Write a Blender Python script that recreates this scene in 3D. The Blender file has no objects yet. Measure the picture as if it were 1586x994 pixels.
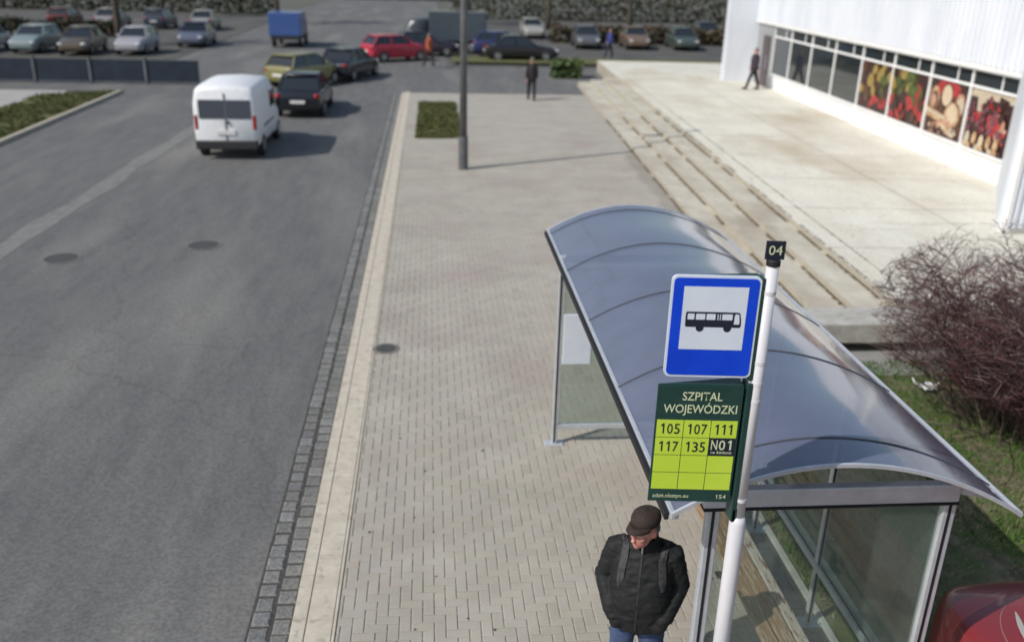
import bpy, bmesh, math, random
from mathutils import Vector, Matrix, noise
R = math.radians
rnd = random.Random(7)
SC = bpy.context.scene
COL = SC.collection

# ------------------------------------------------------------------ camera, sky, sun, exposure
cam_d = bpy.data.cameras.new("camera")
cam = bpy.data.objects.new("camera", cam_d)
COL.objects.link(cam)
right = Vector((0.99607394, -0.08489225, 0.02510004))
down = Vector((-0.00806835, -0.36941392, -0.92922993))
fwd = Vector((0.08815672, 0.9253792, -0.36864852))
cm = Matrix((right, -down, -fwd)).transposed().to_4x4()
cm.translation = Vector((0, 0, 5.3))
cam.matrix_world = cm
cam_d.sensor_width = 36.0
cam_d.lens = 31.671
cam_d.clip_start = 0.1
cam_d.clip_end = 1500
cam_d.dof.use_dof = True
cam_d.dof.focus_distance = 5.4
cam_d.dof.aperture_fstop = 1.12
SC.camera = cam

SUNV = Vector((-0.99, -0.50, 1.0)).normalized()      # towards the sun
world = bpy.data.worlds.new("World")
SC.world = world
world.use_nodes = True
wn = world.node_tree.nodes
sky = wn.new("ShaderNodeTexSky")
sky.sky_type = 'NISHITA'
sky.sun_disc = False
sky.sun_elevation = math.asin(SUNV.z)
sky.sun_rotation = math.atan2(SUNV.x, SUNV.y)
sky.air_density = 1.3
sky.dust_density = 1.6
bg = wn["Background"]
world.node_tree.links.new(sky.outputs[0], bg.inputs[0])
bg.inputs[1].default_value = 0.098
sun_d = bpy.data.lights.new("sun", 'SUN')
sun_d.energy = 3.3
sun_d.angle = R(0.6)
sun_d.color = (1.0, 0.955, 0.89)
sun = bpy.data.objects.new("sun", sun_d)
COL.objects.link(sun)
sun.rotation_euler = SUNV.to_track_quat('Z', 'Y').to_euler()
sun.location = (-20, -10, 30)
SC.view_settings.view_transform = 'Standard'
SC.view_settings.look = 'None'
SC.view_settings.exposure = 0.06
SC.view_settings.gamma = 1.0
SC.view_settings.use_curve_mapping = False
SC.render.engine = 'CYCLES'
SC.cycles.use_denoising = True
SC.cycles.transparent_max_bounces = 12
SC.cycles.max_bounces = 6


# ------------------------------------------------------------------ helpers
def srgb(r, g, b):
    def c(v):
        v /= 255.0
        return v / 12.92 if v <= 0.04045 else ((v + 0.055) / 1.055) ** 2.4
    return (c(r), c(g), c(b), 1.0)


def wloc(o):
    v = Vector((0, 0, 0))
    while o is not None:
        v += o.location
        o = o.parent
    return v


def tag(o, label=None, cat=None, group=None, kind=None):
    if label: o['label'] = label
    if cat: o['category'] = cat
    if group: o['group'] = group
    if kind: o['kind'] = kind
    return o


def thing(name, label, cat, loc=(0, 0, 0), group=None):
    o = bpy.data.objects.new(name, None)
    o.empty_display_size = 0.2
    COL.objects.link(o)
    o.location = loc
    return tag(o, label, cat, group)


class MB:
    def __init__(self):
        self.v = []; self.f = []; self.m = []; self.c = []
        self.col = None

    def add(self, vs, fs, mat=0):
        n = len(self.v)
        self.v.extend([tuple(p) for p in vs])
        for f in fs:
            self.f.append(tuple(i + n for i in f)); self.m.append(mat); self.c.append(self.col)
        return self

    def quad(self, a, b, c, d, mat=0):
        return self.add([a, b, c, d], [(0, 1, 2, 3)], mat)

    def box(self, lo, hi, mat=0, X=None):
        x0, y0, z0 = lo; x1, y1, z1 = hi
        vs = [(x0, y0, z0), (x1, y0, z0), (x1, y1, z0), (x0, y1, z0), (x0, y0, z1), (x1, y0, z1), (x1, y1, z1), (x0, y1, z1)]
        if X is not None: vs = [X(*p) for p in vs]
        return self.add(vs, [(0, 3, 2, 1), (4, 5, 6, 7), (0, 1, 5, 4), (1, 2, 6, 5), (2, 3, 7, 6), (3, 0, 4, 7)], mat)

    def bar(self, a, b, w, h, mat=0, up=(0, 0, 1)):
        a = Vector(a); b = Vector(b); d = (b - a).normalized(); up = Vector(up)
        s = d.cross(up)
        if s.length < 1e-4: s = d.cross(Vector((0, 1, 0)))
        s.normalize(); u = s.cross(d)
        vs = []
        for p in (a, b):
            for i, j in ((-1, -1), (1, -1), (1, 1), (-1, 1)):
                vs.append(p + s * (w / 2 * i) + u * (h / 2 * j))
        return self.add(vs, [(0, 3, 2, 1), (4, 5, 6, 7), (0, 1, 5, 4), (1, 2, 6, 5), (2, 3, 7, 6), (3, 0, 4, 7)], mat)

    def tube(self, pts, radii, n=8, mat=0, cap=True):
        pts = [Vector(p) for p in pts]
        if not hasattr(radii, '__len__'): radii = [radii] * len(pts)
        vs = []; fs = []
        ref = Vector((0.0, 0.0, 1.0))
        d0 = (pts[1] - pts[0]).normalized()
        if abs(d0.z) > 0.9: ref = Vector((1, 0, 0))
        for i, p in enumerate(pts):
            d = (pts[min(i + 1, len(pts) - 1)] - pts[max(i - 1, 0)]).normalized()
            s = d.cross(ref)
            if s.length < 1e-3: s = d.cross(Vector((0.3, 1, 0.2)))
            s.normalize(); u = s.cross(d)
            for k in range(n):
                a = 2 * math.pi * k / n
                vs.append(p + (s * math.cos(a) + u * math.sin(a)) * radii[i])
        for i in range(len(pts) - 1):
            for k in range(n):
                k2 = (k + 1) % n
                fs.append((i * n + k, i * n + k2, (i + 1) * n + k2, (i + 1) * n + k))
        if cap:
            fs.append(tuple(range(n - 1, -1, -1)))
            b = (len(pts) - 1) * n
            fs.append(tuple(b + k for k in range(n)))
        return self.add(vs, fs, mat)

    def disc(self, c, r1, r2, X, n=20, mat=0, rot=0.0):
        vs = []
        for k in range(n):
            a = 2 * math.pi * k / n
            x = math.cos(a) * r1; y = math.sin(a) * r2
            vs.append(X(c[0] + x * math.cos(rot) - y * math.sin(rot), c[1] + x * math.sin(rot) + y * math.cos(rot)))
        return self.add(vs, [tuple(range(n))], mat)

    def poly(self, pts, X, mat=0):
        return self.add([X(*p) for p in pts], [tuple(range(len(pts)))], mat)

    def ell(self, c, r, mat=0, M=None, nu=16, nv=10):
        vs = []; fs = []
        c = Vector(c)
        for j in range(nv + 1):
            t = math.pi * j / nv
            for i in range(nu):
                a = 2 * math.pi * i / nu
                p = Vector((math.sin(t) * math.cos(a) * r[0], math.sin(t) * math.sin(a) * r[1], math.cos(t) * r[2]))
                if M is not None: p = M @ p
                vs.append(c + p)
        for j in range(nv):
            for i in range(nu):
                i2 = (i + 1) % nu
                fs.append((j * nu + i, (j + 1) * nu + i, (j + 1) * nu + i2, j * nu + i2))
        return self.add(vs, fs, mat)

    def build(self, name, mats, parent=None, smooth=False, bevel=0, kind=None, fix=False):
        me = bpy.data.meshes.new(name)
        off = wloc(parent) if parent is not None else Vector((0, 0, 0))
        me.from_pydata([(p[0] - off.x, p[1] - off.y, p[2] - off.z) for p in self.v], [], self.f)
        if not isinstance(mats, (list, tuple)): mats = [mats]
        for m in mats: me.materials.append(m)
        if len(mats) > 1:
            me.polygons.foreach_set('material_index', self.m)
        if any(c is not None for c in self.c):
            at = me.color_attributes.new("tint", 'FLOAT_COLOR', 'CORNER')
            buf = []
            for f, c in zip(self.f, self.c):
                c = c or (1, 1, 1)
                buf.extend([c[0], c[1], c[2], 1.0] * len(f))
            at.data.foreach_set('color', buf)
        if smooth:
            me.polygons.foreach_set('use_smooth', [True] * len(self.f))
        if fix:
            bm = bmesh.new(); bm.from_mesh(me)
            bmesh.ops.remove_doubles(bm, verts=bm.verts, dist=1e-5)
            bmesh.ops.recalc_face_normals(bm, faces=bm.faces)
            bm.to_mesh(me); bm.free()
        me.validate(); me.update()
        o = bpy.data.objects.new(name, me)
        COL.objects.link(o)
        if parent is not None: o.parent = parent
        if bevel:
            b = o.modifiers.new("bevel", 'BEVEL'); b.width = bevel; b.segments = 2; b.limit_method = 'ANGLE'; b.angle_limit = R(40)
        if kind: o['kind'] = kind
        return o


def bake(o):
    """apply the modifiers of o into its mesh"""
    dg = bpy.context.evaluated_depsgraph_get()
    dg.update()
    me = bpy.data.meshes.new_from_object(o.evaluated_get(dg))
    mats = [m for m in o.data.materials]
    o.modifiers.clear()
    o.data = me
    if len(me.materials) == 0:
        for m in mats: me.materials.append(m)
    return o


def remesh(o, voxel, smooth=6, disp=0.0, dscale=0.1):
    m = o.modifiers.new("r", 'REMESH'); m.mode = 'VOXEL'; m.voxel_size = voxel; m.use_smooth_shade = True
    s = o.modifiers.new("s", 'SMOOTH'); s.iterations = smooth; s.factor = 0.5
    bake(o)
    if disp:
        me = o.data
        for v in me.vertices:
            p = v.co
            n = noise.noise(Vector((p.x / dscale, p.y / dscale, p.z / dscale * 1.7)))
            n2 = noise.noise(Vector((p.x / dscale * 2.3 + 7, p.y / dscale * 2.3, p.z / dscale * 4)))
            r = 1.0 - abs(n) * 2
            v.co = p + v.normal * disp * (r * 0.7 + n2 * 0.5)
        me.update()
    o.data.polygons.foreach_set('use_smooth', [True] * len(o.data.polygons))
    return o


# ------------------------------------------------------------------ materials
def mat(name, col, rough=0.6, metal=0.0, spec=0.5, coat=0.0):
    m = bpy.data.materials.new(name); m.use_nodes = True
    p = m.node_tree.nodes["Principled BSDF"]
    p.inputs["Base Color"].default_value = col if len(col) == 4 else (*col, 1)
    p.inputs["Roughness"].default_value = rough
    p.inputs["Metallic"].default_value = metal
    p.inputs["Specular IOR Level"].default_value = spec
    p.inputs["Coat Weight"].default_value = coat
    return m


def noisy(name, c1, c2, scale=5.0, rough=0.8, detail=6.0, stretch=(1, 1, 1), lo=0.35, hi=0.65, bump=0.0, bscale=60.0,
          c3=None, s3=0.7, lo3=0.5, hi3=0.7, metal=0.0, tint=False, spec=0.4):
    m = mat(name, c1, rough, metal, spec)
    nt = m.node_tree; N = nt.nodes; L = nt.links
    p = N["Principled BSDF"]
    tc = N.new("ShaderNodeTexCoord"); mp = N.new("ShaderNodeMapping"); mp.inputs["Scale"].default_value = stretch
    L.new(tc.outputs["Object"], mp.inputs["Vector"])
    nz = N.new("ShaderNodeTexNoise"); nz.inputs["Scale"].default_value = scale; nz.inputs["Detail"].default_value = detail
    nz.inputs["Roughness"].default_value = 0.65
    L.new(mp.outputs[0], nz.inputs["Vector"])
    mr = N.new("ShaderNodeMapRange"); mr.inputs[1].default_value = lo; mr.inputs[2].default_value = hi
    L.new(nz.outputs[0], mr.inputs[0])
    mx = N.new("ShaderNodeMix"); mx.data_type = 'RGBA'
    mx.inputs[6].default_value = c1; mx.inputs[7].default_value = c2
    L.new(mr.outputs[0], mx.inputs[0])
    out = mx.outputs[2]
    if c3 is not None:
        n3 = N.new("ShaderNodeTexNoise"); n3.inputs["Scale"].default_value = s3; n3.inputs["Detail"].default_value = 5
        L.new(mp.outputs[0], n3.inputs["Vector"])
        m3 = N.new("ShaderNodeMapRange"); m3.inputs[1].default_value = lo3; m3.inputs[2].default_value = hi3
        L.new(n3.outputs[0], m3.inputs[0])
        x3 = N.new("ShaderNodeMix"); x3.data_type = 'RGBA'; x3.inputs[7].default_value = c3
        L.new(m3.outputs[0], x3.inputs[0]); L.new(out, x3.inputs[6]); out = x3.outputs[2]
    if tint:
        a = N.new("ShaderNodeVertexColor"); a.layer_name = "tint"
        xm = N.new("ShaderNodeMix"); xm.data_type = 'RGBA'; xm.blend_type = 'MULTIPLY'; xm.inputs[0].default_value = 1.0
        L.new(out, xm.inputs[6]); L.new(a.outputs[0], xm.inputs[7]); out = xm.outputs[2]
    L.new(out, p.inputs["Base Color"])
    if bump:
        nb = N.new("ShaderNodeTexNoise"); nb.inputs["Scale"].default_value = bscale; nb.inputs["Detail"].default_value = 4
        L.new(tc.outputs["Object"], nb.inputs["Vector"])
        bp = N.new("ShaderNodeBump"); bp.inputs["Strength"].default_value = bump; bp.inputs["Distance"].default_value = 0.01
        L.new(nb.outputs[0], bp.inputs["Height"]); L.new(bp.outputs[0], p.inputs["Normal"])
    return m


def glassy(name, tcol, gl_rough=0.03, refl=0.12, body=None, body_f=0.0, body_noise=0.0, fk=1.0):
    """see-through tinted sheet: transparent + fresnel gloss (+ a share of milky or dirty body)"""
    m = bpy.data.materials.new(name); m.use_nodes = True
    nt = m.node_tree; N = nt.nodes; L = nt.links
    N.remove(N["Principled BSDF"])
    out = N["Material Output"]
    tr = N.new("ShaderNodeBsdfTransparent"); tr.inputs[0].default_value = tcol
    src = tr.outputs[0]
    if body is not None:
        df = N.new("ShaderNodeBsdfDiffuse"); df.inputs[0].default_value = body
        ms = N.new("ShaderNodeMixShader"); ms.inputs[0].default_value = body_f
        L.new(src, ms.inputs[1]); L.new(df.outputs[0], ms.inputs[2])
        if body_noise:
            tc = N.new("ShaderNodeTexCoord"); nz = N.new("ShaderNodeTexNoise"); nz.inputs["Scale"].default_value = 2.5
            nz.inputs["Detail"].default_value = 6
            L.new(tc.outputs["Object"], nz.inputs["Vector"])
            mr = N.new("ShaderNodeMapRange"); mr.inputs[1].default_value = .35; mr.inputs[2].default_value = .7
            mr.inputs[3].default_value = body_f - body_noise; mr.inputs[4].default_value = body_f + body_noise
            L.new(nz.outputs[0], mr.inputs[0]); L.new(mr.outputs[0], ms.inputs[0])
        src = ms.outputs[0]
    gl = N.new("ShaderNodeBsdfGlossy"); gl.inputs["Roughness"].default_value = gl_rough
    gl.inputs[0].default_value = (1, 1, 1, 1)
    fr = N.new("ShaderNodeLayerWeight"); fr.inputs[0].default_value = .5
    pw = N.new("ShaderNodeMath"); pw.operation = 'POWER'; pw.inputs[1].default_value = 4.0
    L.new(fr.outputs["Facing"], pw.inputs[0])
    mu = N.new("ShaderNodeMath"); mu.operation = 'MULTIPLY_ADD'; mu.inputs[1].default_value = fk; mu.inputs[2].default_value = refl
    mu.use_clamp = True
    L.new(pw.outputs[0], mu.inputs[0])
    m2 = N.new("ShaderNodeMixShader")
    L.new(mu.outputs[0], m2.inputs[0]); L.new(src, m2.inputs[1]); L.new(gl.outputs[0], m2.inputs[2])
    L.new(m2.outputs[0], out.inputs[0])
    return m


M = {}
M['asphalt'] = noisy("asphalt", (.112, .113, .114, 1), (.158, .157, .153, 1), 2.2, .85, 12, (1.5, .30, 1), .3, .7, .5, 120,
                     c3=(.215, .21, .195, 1), s3=.40, lo3=.50, hi3=.78)
def grain(m, scale, amt, cracks=False):
    nt = m.node_tree; N = nt.nodes; L = nt.links; p = N["Principled BSDF"]
    src = p.inputs["Base Color"].links[0].from_socket
    tc = N.new("ShaderNodeTexCoord"); nz = N.new("ShaderNodeTexNoise"); nz.inputs["Scale"].default_value = scale; nz.inputs["Detail"].default_value = 2
    L.new(tc.outputs["Object"], nz.inputs["Vector"])
    mr = N.new("ShaderNodeMapRange"); mr.inputs[1].default_value = .3; mr.inputs[2].default_value = .7; mr.inputs[3].default_value = 1 - amt; mr.inputs[4].default_value = 1 + amt
    L.new(nz.outputs[0], mr.inputs[0])
    out = mr.outputs[0]
    if cracks:
        vo = N.new("ShaderNodeTexVoronoi"); vo.feature = 'DISTANCE_TO_EDGE'; vo.inputs["Scale"].default_value = .22
        n2 = N.new("ShaderNodeTexNoise"); n2.inputs["Scale"].default_value = 1.3; n2.inputs["Detail"].default_value = 6
        L.new(tc.outputs["Object"], n2.inputs["Vector"])
        mm = N.new("ShaderNodeMix"); mm.data_type = 'RGBA'; mm.inputs[0].default_value = .45
        L.new(tc.outputs["Object"], mm.inputs[6]); L.new(n2.outputs[1], mm.inputs[7]); L.new(mm.outputs[2], vo.inputs["Vector"])
        m3 = N.new("ShaderNodeMapRange"); m3.inputs[1].default_value = .0; m3.inputs[2].default_value = .0035; m3.inputs[3].default_value = .80; m3.inputs[4].default_value = 1.0
        L.new(vo.outputs[0], m3.inputs[0])
        mu = N.new("ShaderNodeMath"); mu.operation = 'MULTIPLY'; L.new(out, mu.inputs[0]); L.new(m3.outputs[0], mu.inputs[1]); out = mu.outputs[0]
    v = N.new("ShaderNodeMix"); v.data_type = 'RGBA'; v.blend_type = 'MULTIPLY'; v.inputs[0].default_value = 1.0
    L.new(src, v.inputs[6]); L.new(out, v.inputs[7]); L.new(v.outputs[2], p.inputs["Base Color"])
grain(M['asphalt'], 28, .22, True)
M['lotasphalt'] = noisy("lot_asphalt", (.07, .07, .07, 1), (.125, .12, .11, 1), .5, .9, 8)
M['repair'] = noisy("asphalt_repair", (.16, .16, .155, 1), (.22, .218, .205, 1), 4, .85, 6)
M['paver'] = noisy("paver", (.35, .325, .28, 1), (.43, .405, .355, 1), 1.3, .85, 6, lo=.3, hi=.7, bump=.25, bscale=150,
                   c3=(.34, .29, .26, 1), s3=.5, lo3=.5, hi3=.75, tint=True)
M['joint'] = noisy("paver_joint", (.22, .205, .175, 1), (.32, .295, .25, 1), 20, .95)
M['kerb'] = noisy("kerb_concrete", (.47, .42, .34, 1), (.58, .53, .45, 1), 6, .85, 8, bump=.3, bscale=90,
                  c3=(.38, .34, .28, 1), s3=9, lo3=.58, hi3=.68)
M['sett'] = noisy("granite_sett", (.12, .123, .123, 1), (.24, .24, .235, 1), 32, .8, 5, tint=True, bump=.4, bscale=60)
M['terrace'] = noisy("terrace_concrete", (.60, .57, .48, 1), (.73, .71, .62, 1), 1.1, .85, 9, (1, .55, 1), .3, .7, .2, 70,
                     c3=(.50, .435, .33, 1), s3=.32, lo3=.52, hi3=.7)
grain(M['terrace'], 16, .10, True)
M['step'] = noisy("step_concrete", (.42, .385, .31, 1), (.60, .57, .48, 1), 2.2, .88, 9, (1, .5, 1), .3, .7, .25, 60,
                  c3=(.36, .31, .25, 1), s3=.6, lo3=.52, hi3=.7)
M['oldconc'] = noisy("weathered_concrete", (.34, .33, .30, 1), (.50, .49, .455, 1), 5, .9, 8, bump=.4, bscale=30)
M['slab'] = noisy("grey_slab", (.24, .24, .225, 1), (.32, .315, .30, 1), 3, .9, 6)
M['riser'] = noisy("stained_toned_riser", (.27, .235, .185, 1), (.50, .46, .38, 1), 5, .92, 8, (1, 1, 3), .1, .8)  # dirt stains, plus a darker base that tones down the sunlit riser faces
M['darkconc'] = noisy("dark_concrete", (.13, .125, .12, 1), (.24, .235, .225, 1), 3, .9, 8)
M['grit'] = noisy("joint_grit", (.045, .043, .04, 1), (.09, .085, .075, 1), 20, .95)
M['soil'] = noisy("lawn_soil", (.085, .075, .045, 1), (.20, .175, .11, 1), 5, .95, 8, bump=.6, bscale=40,
                  c3=(.09, .12, .04, 1), s3=1.6, lo3=.45, hi3=.62)
M['verge'] = noisy("verge_grass", (.085, .095, .03, 1), (.14, .14, .06, 1), 2.5, .95, 8, bump=.6, bscale=20)
M['ground'] = noisy("far_ground", (.09, .092, .075, 1), (.14, .135, .12, 1), .12, .95, 6)
M['path'] = noisy("path_slabs", (.33, .32, .30, 1), (.40, .39, .37, 1), 1, .9)
M['blade'] = noisy("grass_blade", (1, 1, 1, 1), (.8, .8, .8, 1), 5, .7, tint=True, spec=.25)
M['litter'] = noisy("leaf_litter", (.09, .065, .04, 1), (.16, .12, .07, 1), 30, .95)
M['alu'] = noisy("aluminium", (.42, .44, .49, 1), (.50, .52, .57, 1), 8, .42, 4, metal=.2)
M['alul'] = noisy("aluminium_light", (.50, .53, .57, 1), (.60, .62, .67, 1), 8, .45, 4, metal=.35)
M['seal'] = mat('grey_seal', (.07, .075, .09, 1), .5)
M['black'] = mat("black_rubber", (.012, .012, .014, 1), .6)
M['roof'] = glassy("smoked_roof_sheet", (.34, .36, .40, 1), .10, .125, (.165, .182, .262, 1), .74, .09, fk=.8)
M['glass'] = glassy("shelter_glass", (.80, .86, .83, 1), .02, .018, (.32, .36, .34, 1), .12, .04, fk=.5)
M['white'] = noisy("white_paint", (.72, .74, .78, 1), (.82, .83, .86, 1), 9, .4, 4)
M['pole'] = noisy("pole_paint", (.60, .60, .64, 1), (.70, .69, .73, 1), 6, .38, 4, (1, 1, .3))
M['blue'] = noisy("sign_blue", (.004, .050, .60, 1), (.006, .065, .70, 1), 4, .35, 3)
M['signwhite'] = noisy("sign_white", (.62, .68, .80, 1), (.70, .75, .84, 1), 3, .4, 3)
M['ink'] = mat("sign_black", (.012, .015, .03, 1), .5)
M['darkgreen'] = noisy("sign_dark_green", (.014, .046, .040, 1), (.02, .058, .05, 1), 5, .4, 3)
M['lime'] = noisy("sign_lime", (.50, .68, .05, 1), (.56, .72, .07, 1), 3, .45, 3)
M['cream'] = mat("sign_cream", (.62, .68, .45, 1), .5)
M['corr'] = noisy("corrugated_white", (.60, .635, .70, 1), (.72, .75, .81, 1), 1.2, .5, 6, (1, 1, .25), .25, .6)
M['panelw'] = noisy("white_panel", (.80, .80, .80, 1), (.86, .86, .87, 1), 2, .5, 4)
M['darkglass'] = mat("shop_glass", (.025, .032, .036, 1), .06, 0, .8)
M['soffit'] = mat("soffit", (.30, .31, .32, 1), .8)
M['wood'] = noisy("bench_wood", (.20, .11, .055, 1), (.38, .23, .12, 1), 6, .7, 8, (9, 1, 9), .3, .7, .4, 60,
                  c3=(.42, .33, .25, 1), s3=5, lo3=.52, hi3=.62)
M['woodpale'] = noisy("peeling_wood", (.40, .32, .26, 1), (.50, .45, .41, 1), 9, .75, 8, (5, 1, 5), .35, .6, .4, 60,
                      c3=(.20, .09, .06, 1), s3=7, lo3=.56, hi3=.62)
M['jacket'] = noisy("jacket_cloth", (.009, .010, .011, 1), (.016, .017, .019, 1), 18, .72, 5, spec=.35)
M['jeans'] = noisy("jeans_denim", (.035, .06, .14, 1), (.065, .095, .19, 1), 14, .85, 5)
M['skin'] = noisy("skin", (.50, .22, .18, 1), (.60, .30, .25, 1), 14, .5, 4, c3=(.50, .14, .13, 1), s3=9, lo3=.5, hi3=.65)
M['hair'] = mat("grey_hair", (.16, .15, .14, 1), .8)
M['cap'] = noisy("cap_cloth", (.030, .020, .017, 1), (.045, .033, .028, 1), 40, .85)
M['strap'] = noisy("strap_webbing", (.022, .022, .024, 1), (.058, .058, .062, 1), 60, .7, 2, (1, 1, .2))
M['shoe'] = mat("shoe_leather", (.02, .018, .016, 1), .5)
M['zip'] = mat("zip_metal", (.7, .68, .62, 1), .3, .4)
M['redpaint'] = mat("red_paint", (.20, .018, .022, 1), .28, .0, .5, .6)
M['tyre'] = mat("tyre", (.02, .02, .021, 1), .8)
M['rim'] = mat("rim", (.35, .36, .38, 1), .35, .8)
M['carglass'] = mat("car_glass", (.02, .025, .03, 1), .05, 0, .9)
M['lampglass'] = mat("lamp_glass", (.65, .66, .68, 1), .12, .2)
M['vanglass'] = mat('van_glass', (.07, .08, .105, 1), .12, 0, .9)  # grey-blue base colour paints in the sky reflection on the rear windows
M['seam'] = mat('seam_sealant', (.30, .17, .16, 1), .5)
M['streak'] = mat('bonnet_streak', (.42, .40, .38, 1), .3)
M['taillamp'] = mat("tail_lamp", (.30, .01, .01, 1), .2)
M['plate'] = mat("number_plate", (.7, .7, .68, 1), .5)
M['plastic'] = mat("black_plastic", (.025, .025, .027, 1), .6)
M['lamppole'] = noisy("lamp_pole", (.09, .095, .10, 1), (.14, .14, .145, 1), 4, .6, 4)
M['twig'] = noisy("twig_bark", (.85, .8, .8, 1), (1, 1, 1, 1), 30, .8, 3, tint=True)
M['bark'] = noisy("tree_bark", (.045, .035, .028, 1), (.10, .085, .065, 1), 6, .9, 6)
M['leaf'] = noisy("leaf", (.9, .9, .9, 1), (1, 1, 1, 1), 6, .8, 3, tint=True)
M['fence'] = noisy("navy_fence", (.014, .022, .038, 1), (.022, .034, .055, 1), 2, .6, 4)
M['orange'] = mat("orange_plastic", (.42, .09, .035, 1), .6)
M['signblue2'] = mat("far_blue", (.06, .14, .40, 1), .6)
M['iron'] = noisy("cast_iron", (.05, .05, .05, 1), (.09, .088, .085, 1), 25, .7)

# ------------------------------------------------------------------ the setting
b = MB(); b.quad((-500, -60, -.15), (500, -60, -.15), (500, 700, -.15), (-500, 700, -.15))
b.build("ground", M['ground'], kind='structure')

b = MB()
b.quad((-12.75, -12, -.12), (-1.6, -12, -.12), (-1.6, 40, -.12), (-12.75, 40, -.12))
b.quad((-60, 40, -.12), (60, 40, -.12), (60, 52, -.12), (-60, 52, -.12))
b.quad((-14, 52, -.12), (1.0, 52, -.12), (1.0, 140, -.12), (-14, 140, -.12))
b.build("road", M['asphalt'], kind='structure')
b = MB()
b.quad((-60, 53.5, -.13), (-14.2, 53.5, -.13), (-14.2, 96, -.13), (-60, 96, -.13))
b.quad((1.2, 52.5, -.13), (60, 52.5, -.13), (60, 96, -.13), (1.2, 96, -.13))
b.build("parking_lot", M['lotasphalt'], kind='structure')
# worn pale seam between the carriageways
b = MB()
pts = [(y, -8.3 + .035 * (y - 17) / 1.3 + .05 * math.sin(y * .9)) for y in [i * 1.0 for i in range(4, 40)]]
for (y0, x0), (y1, x1) in zip(pts, pts[1:]):
    w0 = .24 + .05 * math.sin(y0 * 1.7); w1 = .24 + .05 * math.sin(y1 * 1.7)
    b.quad((x0 - w0, y0, -.116), (x0 + w0, y0, -.116), (x1 + w1, y1, -.116), (x1 - w1, y1, -.116))
b.build("road_seam", M['repair'], kind='structure')

# setts in the gutter
b = MB()
y = 2.0
while y < 40:
    for cx in (-1.515, -1.325):
        yo = y + (.09 if cx > -1.4 else 0)
        t = rnd.uniform(.82, 1.14); b.col = (t, t, t * rnd.uniform(.96, 1.02))
        w = .082 + rnd.uniform(-.006, .004); l = .088 + rnd.uniform(-.008, .004); h = -.105 + rnd.uniform(-.006, .006)
        s = .018
        vs = [(cx - w, yo - l, -.14), (cx + w, yo - l, -.14), (cx + w, yo + l, -.14), (cx - w, yo + l, -.14),
              (cx - w, yo - l, h - .014), (cx + w, yo - l, h - .014), (cx + w, yo + l, h - .014), (cx - w, yo + l, h - .014),
              (cx - w + s, yo - l + s, h), (cx + w - s, yo - l + s, h), (cx + w - s, yo + l - s, h), (cx - w + s, yo + l - s, h)]
        b.add(vs, [(0, 1, 5, 4), (1, 2, 6, 5), (2, 3, 7, 6), (3, 0, 4, 7), (4, 5, 9, 8), (5, 6, 10, 9), (6, 7, 11, 10), (7, 4, 8, 11), (8, 9, 10, 11)])
    y += .198
b.build("gutter", M['sett'], kind='structure')
b = MB(); b.quad((-1.62, 2, -.118), (-1.2, 2, -.118), (-1.2, 40, -.118), (-1.62, 40, -.118)); b.build("gutter_bed", M['grit'], kind='structure')

# kerb: stones a metre long and a rough concrete band behind them
b = MB()
y = 1.0
while y < 39.8:
    b.box((-1.22, y + .004, -.3), (-1.10, y + .996, .004 + rnd.uniform(-.002, .002)))
    y += 1.0
y = 1.3
while y < 39.0:
    b.box((-1.094, y + .003, -.3), (-.872, y + 1.497, .001 + rnd.uniform(-.002, .002)))
    y += 1.5
b.box((-.866, 1, -.3), (-.84, 39.6, .006))
o = b.build("kerb", M['kerb'], kind='structure', bevel=.006)

# pavement: herringbone pavers as real chamfered blocks
def herring(b, x0, x1, y0, y1, ok=lambda x, y: True, dirt=lambda x, y: 1):
    u = .1
    i0 = int(x0 / u) - 2; i1 = int(x1 / u) + 2; j0 = int(y0 / u) - 2; j1 = int(y1 / u) + 2
    for i in range(i0, i1):
        for j in range(j0, j1):
            k = (i - j) % 4
            if k == 0: ax, ay, bx, by = i * u, j * u, (i + 2) * u, (j + 1) * u
            elif k == 3: ax, ay, bx, by = i * u, j * u, (i + 1) * u, (j + 2) * u
            else: continue
            ax = max(ax, x0); bx = min(bx, x1); ay = max(ay, y0); by = min(by, y1)
            if bx - ax < .02 or by - ay < .02: continue
            mx, my = (ax + bx) / 2, (ay + by) / 2
            if not ok(mx, my): continue
            n = noise.noise(Vector((mx * .8, my * .8, 0)))
            t = 1 + rnd.uniform(-.03, .03) + n * .05
            if rnd.random() < .01: t *= .9
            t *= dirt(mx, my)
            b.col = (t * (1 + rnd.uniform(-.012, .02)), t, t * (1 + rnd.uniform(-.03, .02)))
            g = .0025; s = .006; zt = rnd.uniform(-.0012, .0012)
            tx = rnd.uniform(-.0012, .0012); ty = rnd.uniform(-.0012, .0012)
            b.add([(ax + g, ay + g, -.007), (bx - g, ay + g, -.007), (bx - g, by - g, -.007), (ax + g, by - g, -.007),
                   (ax + g + s, ay + g + s, zt - tx - ty), (bx - g - s, ay + g + s, zt + tx - ty), (bx - g - s, by - g - s, zt + tx + ty), (ax + g + s, by - g - s, zt - tx + ty)],
                  [(0, 1, 5, 4), (1, 2, 6, 5), (2, 3, 7, 6), (3, 0, 4, 7), (4, 5, 6, 7)])
b = MB()
herring(b, -.835, 3.35, 3.6, 10.8)
stepx = lambda y: 5.50 + .0484 * (y - 12.0)
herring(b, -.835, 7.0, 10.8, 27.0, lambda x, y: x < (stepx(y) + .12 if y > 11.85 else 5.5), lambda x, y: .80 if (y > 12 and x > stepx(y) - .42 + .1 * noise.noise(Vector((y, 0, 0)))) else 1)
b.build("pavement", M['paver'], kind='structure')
b = MB()
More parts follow.
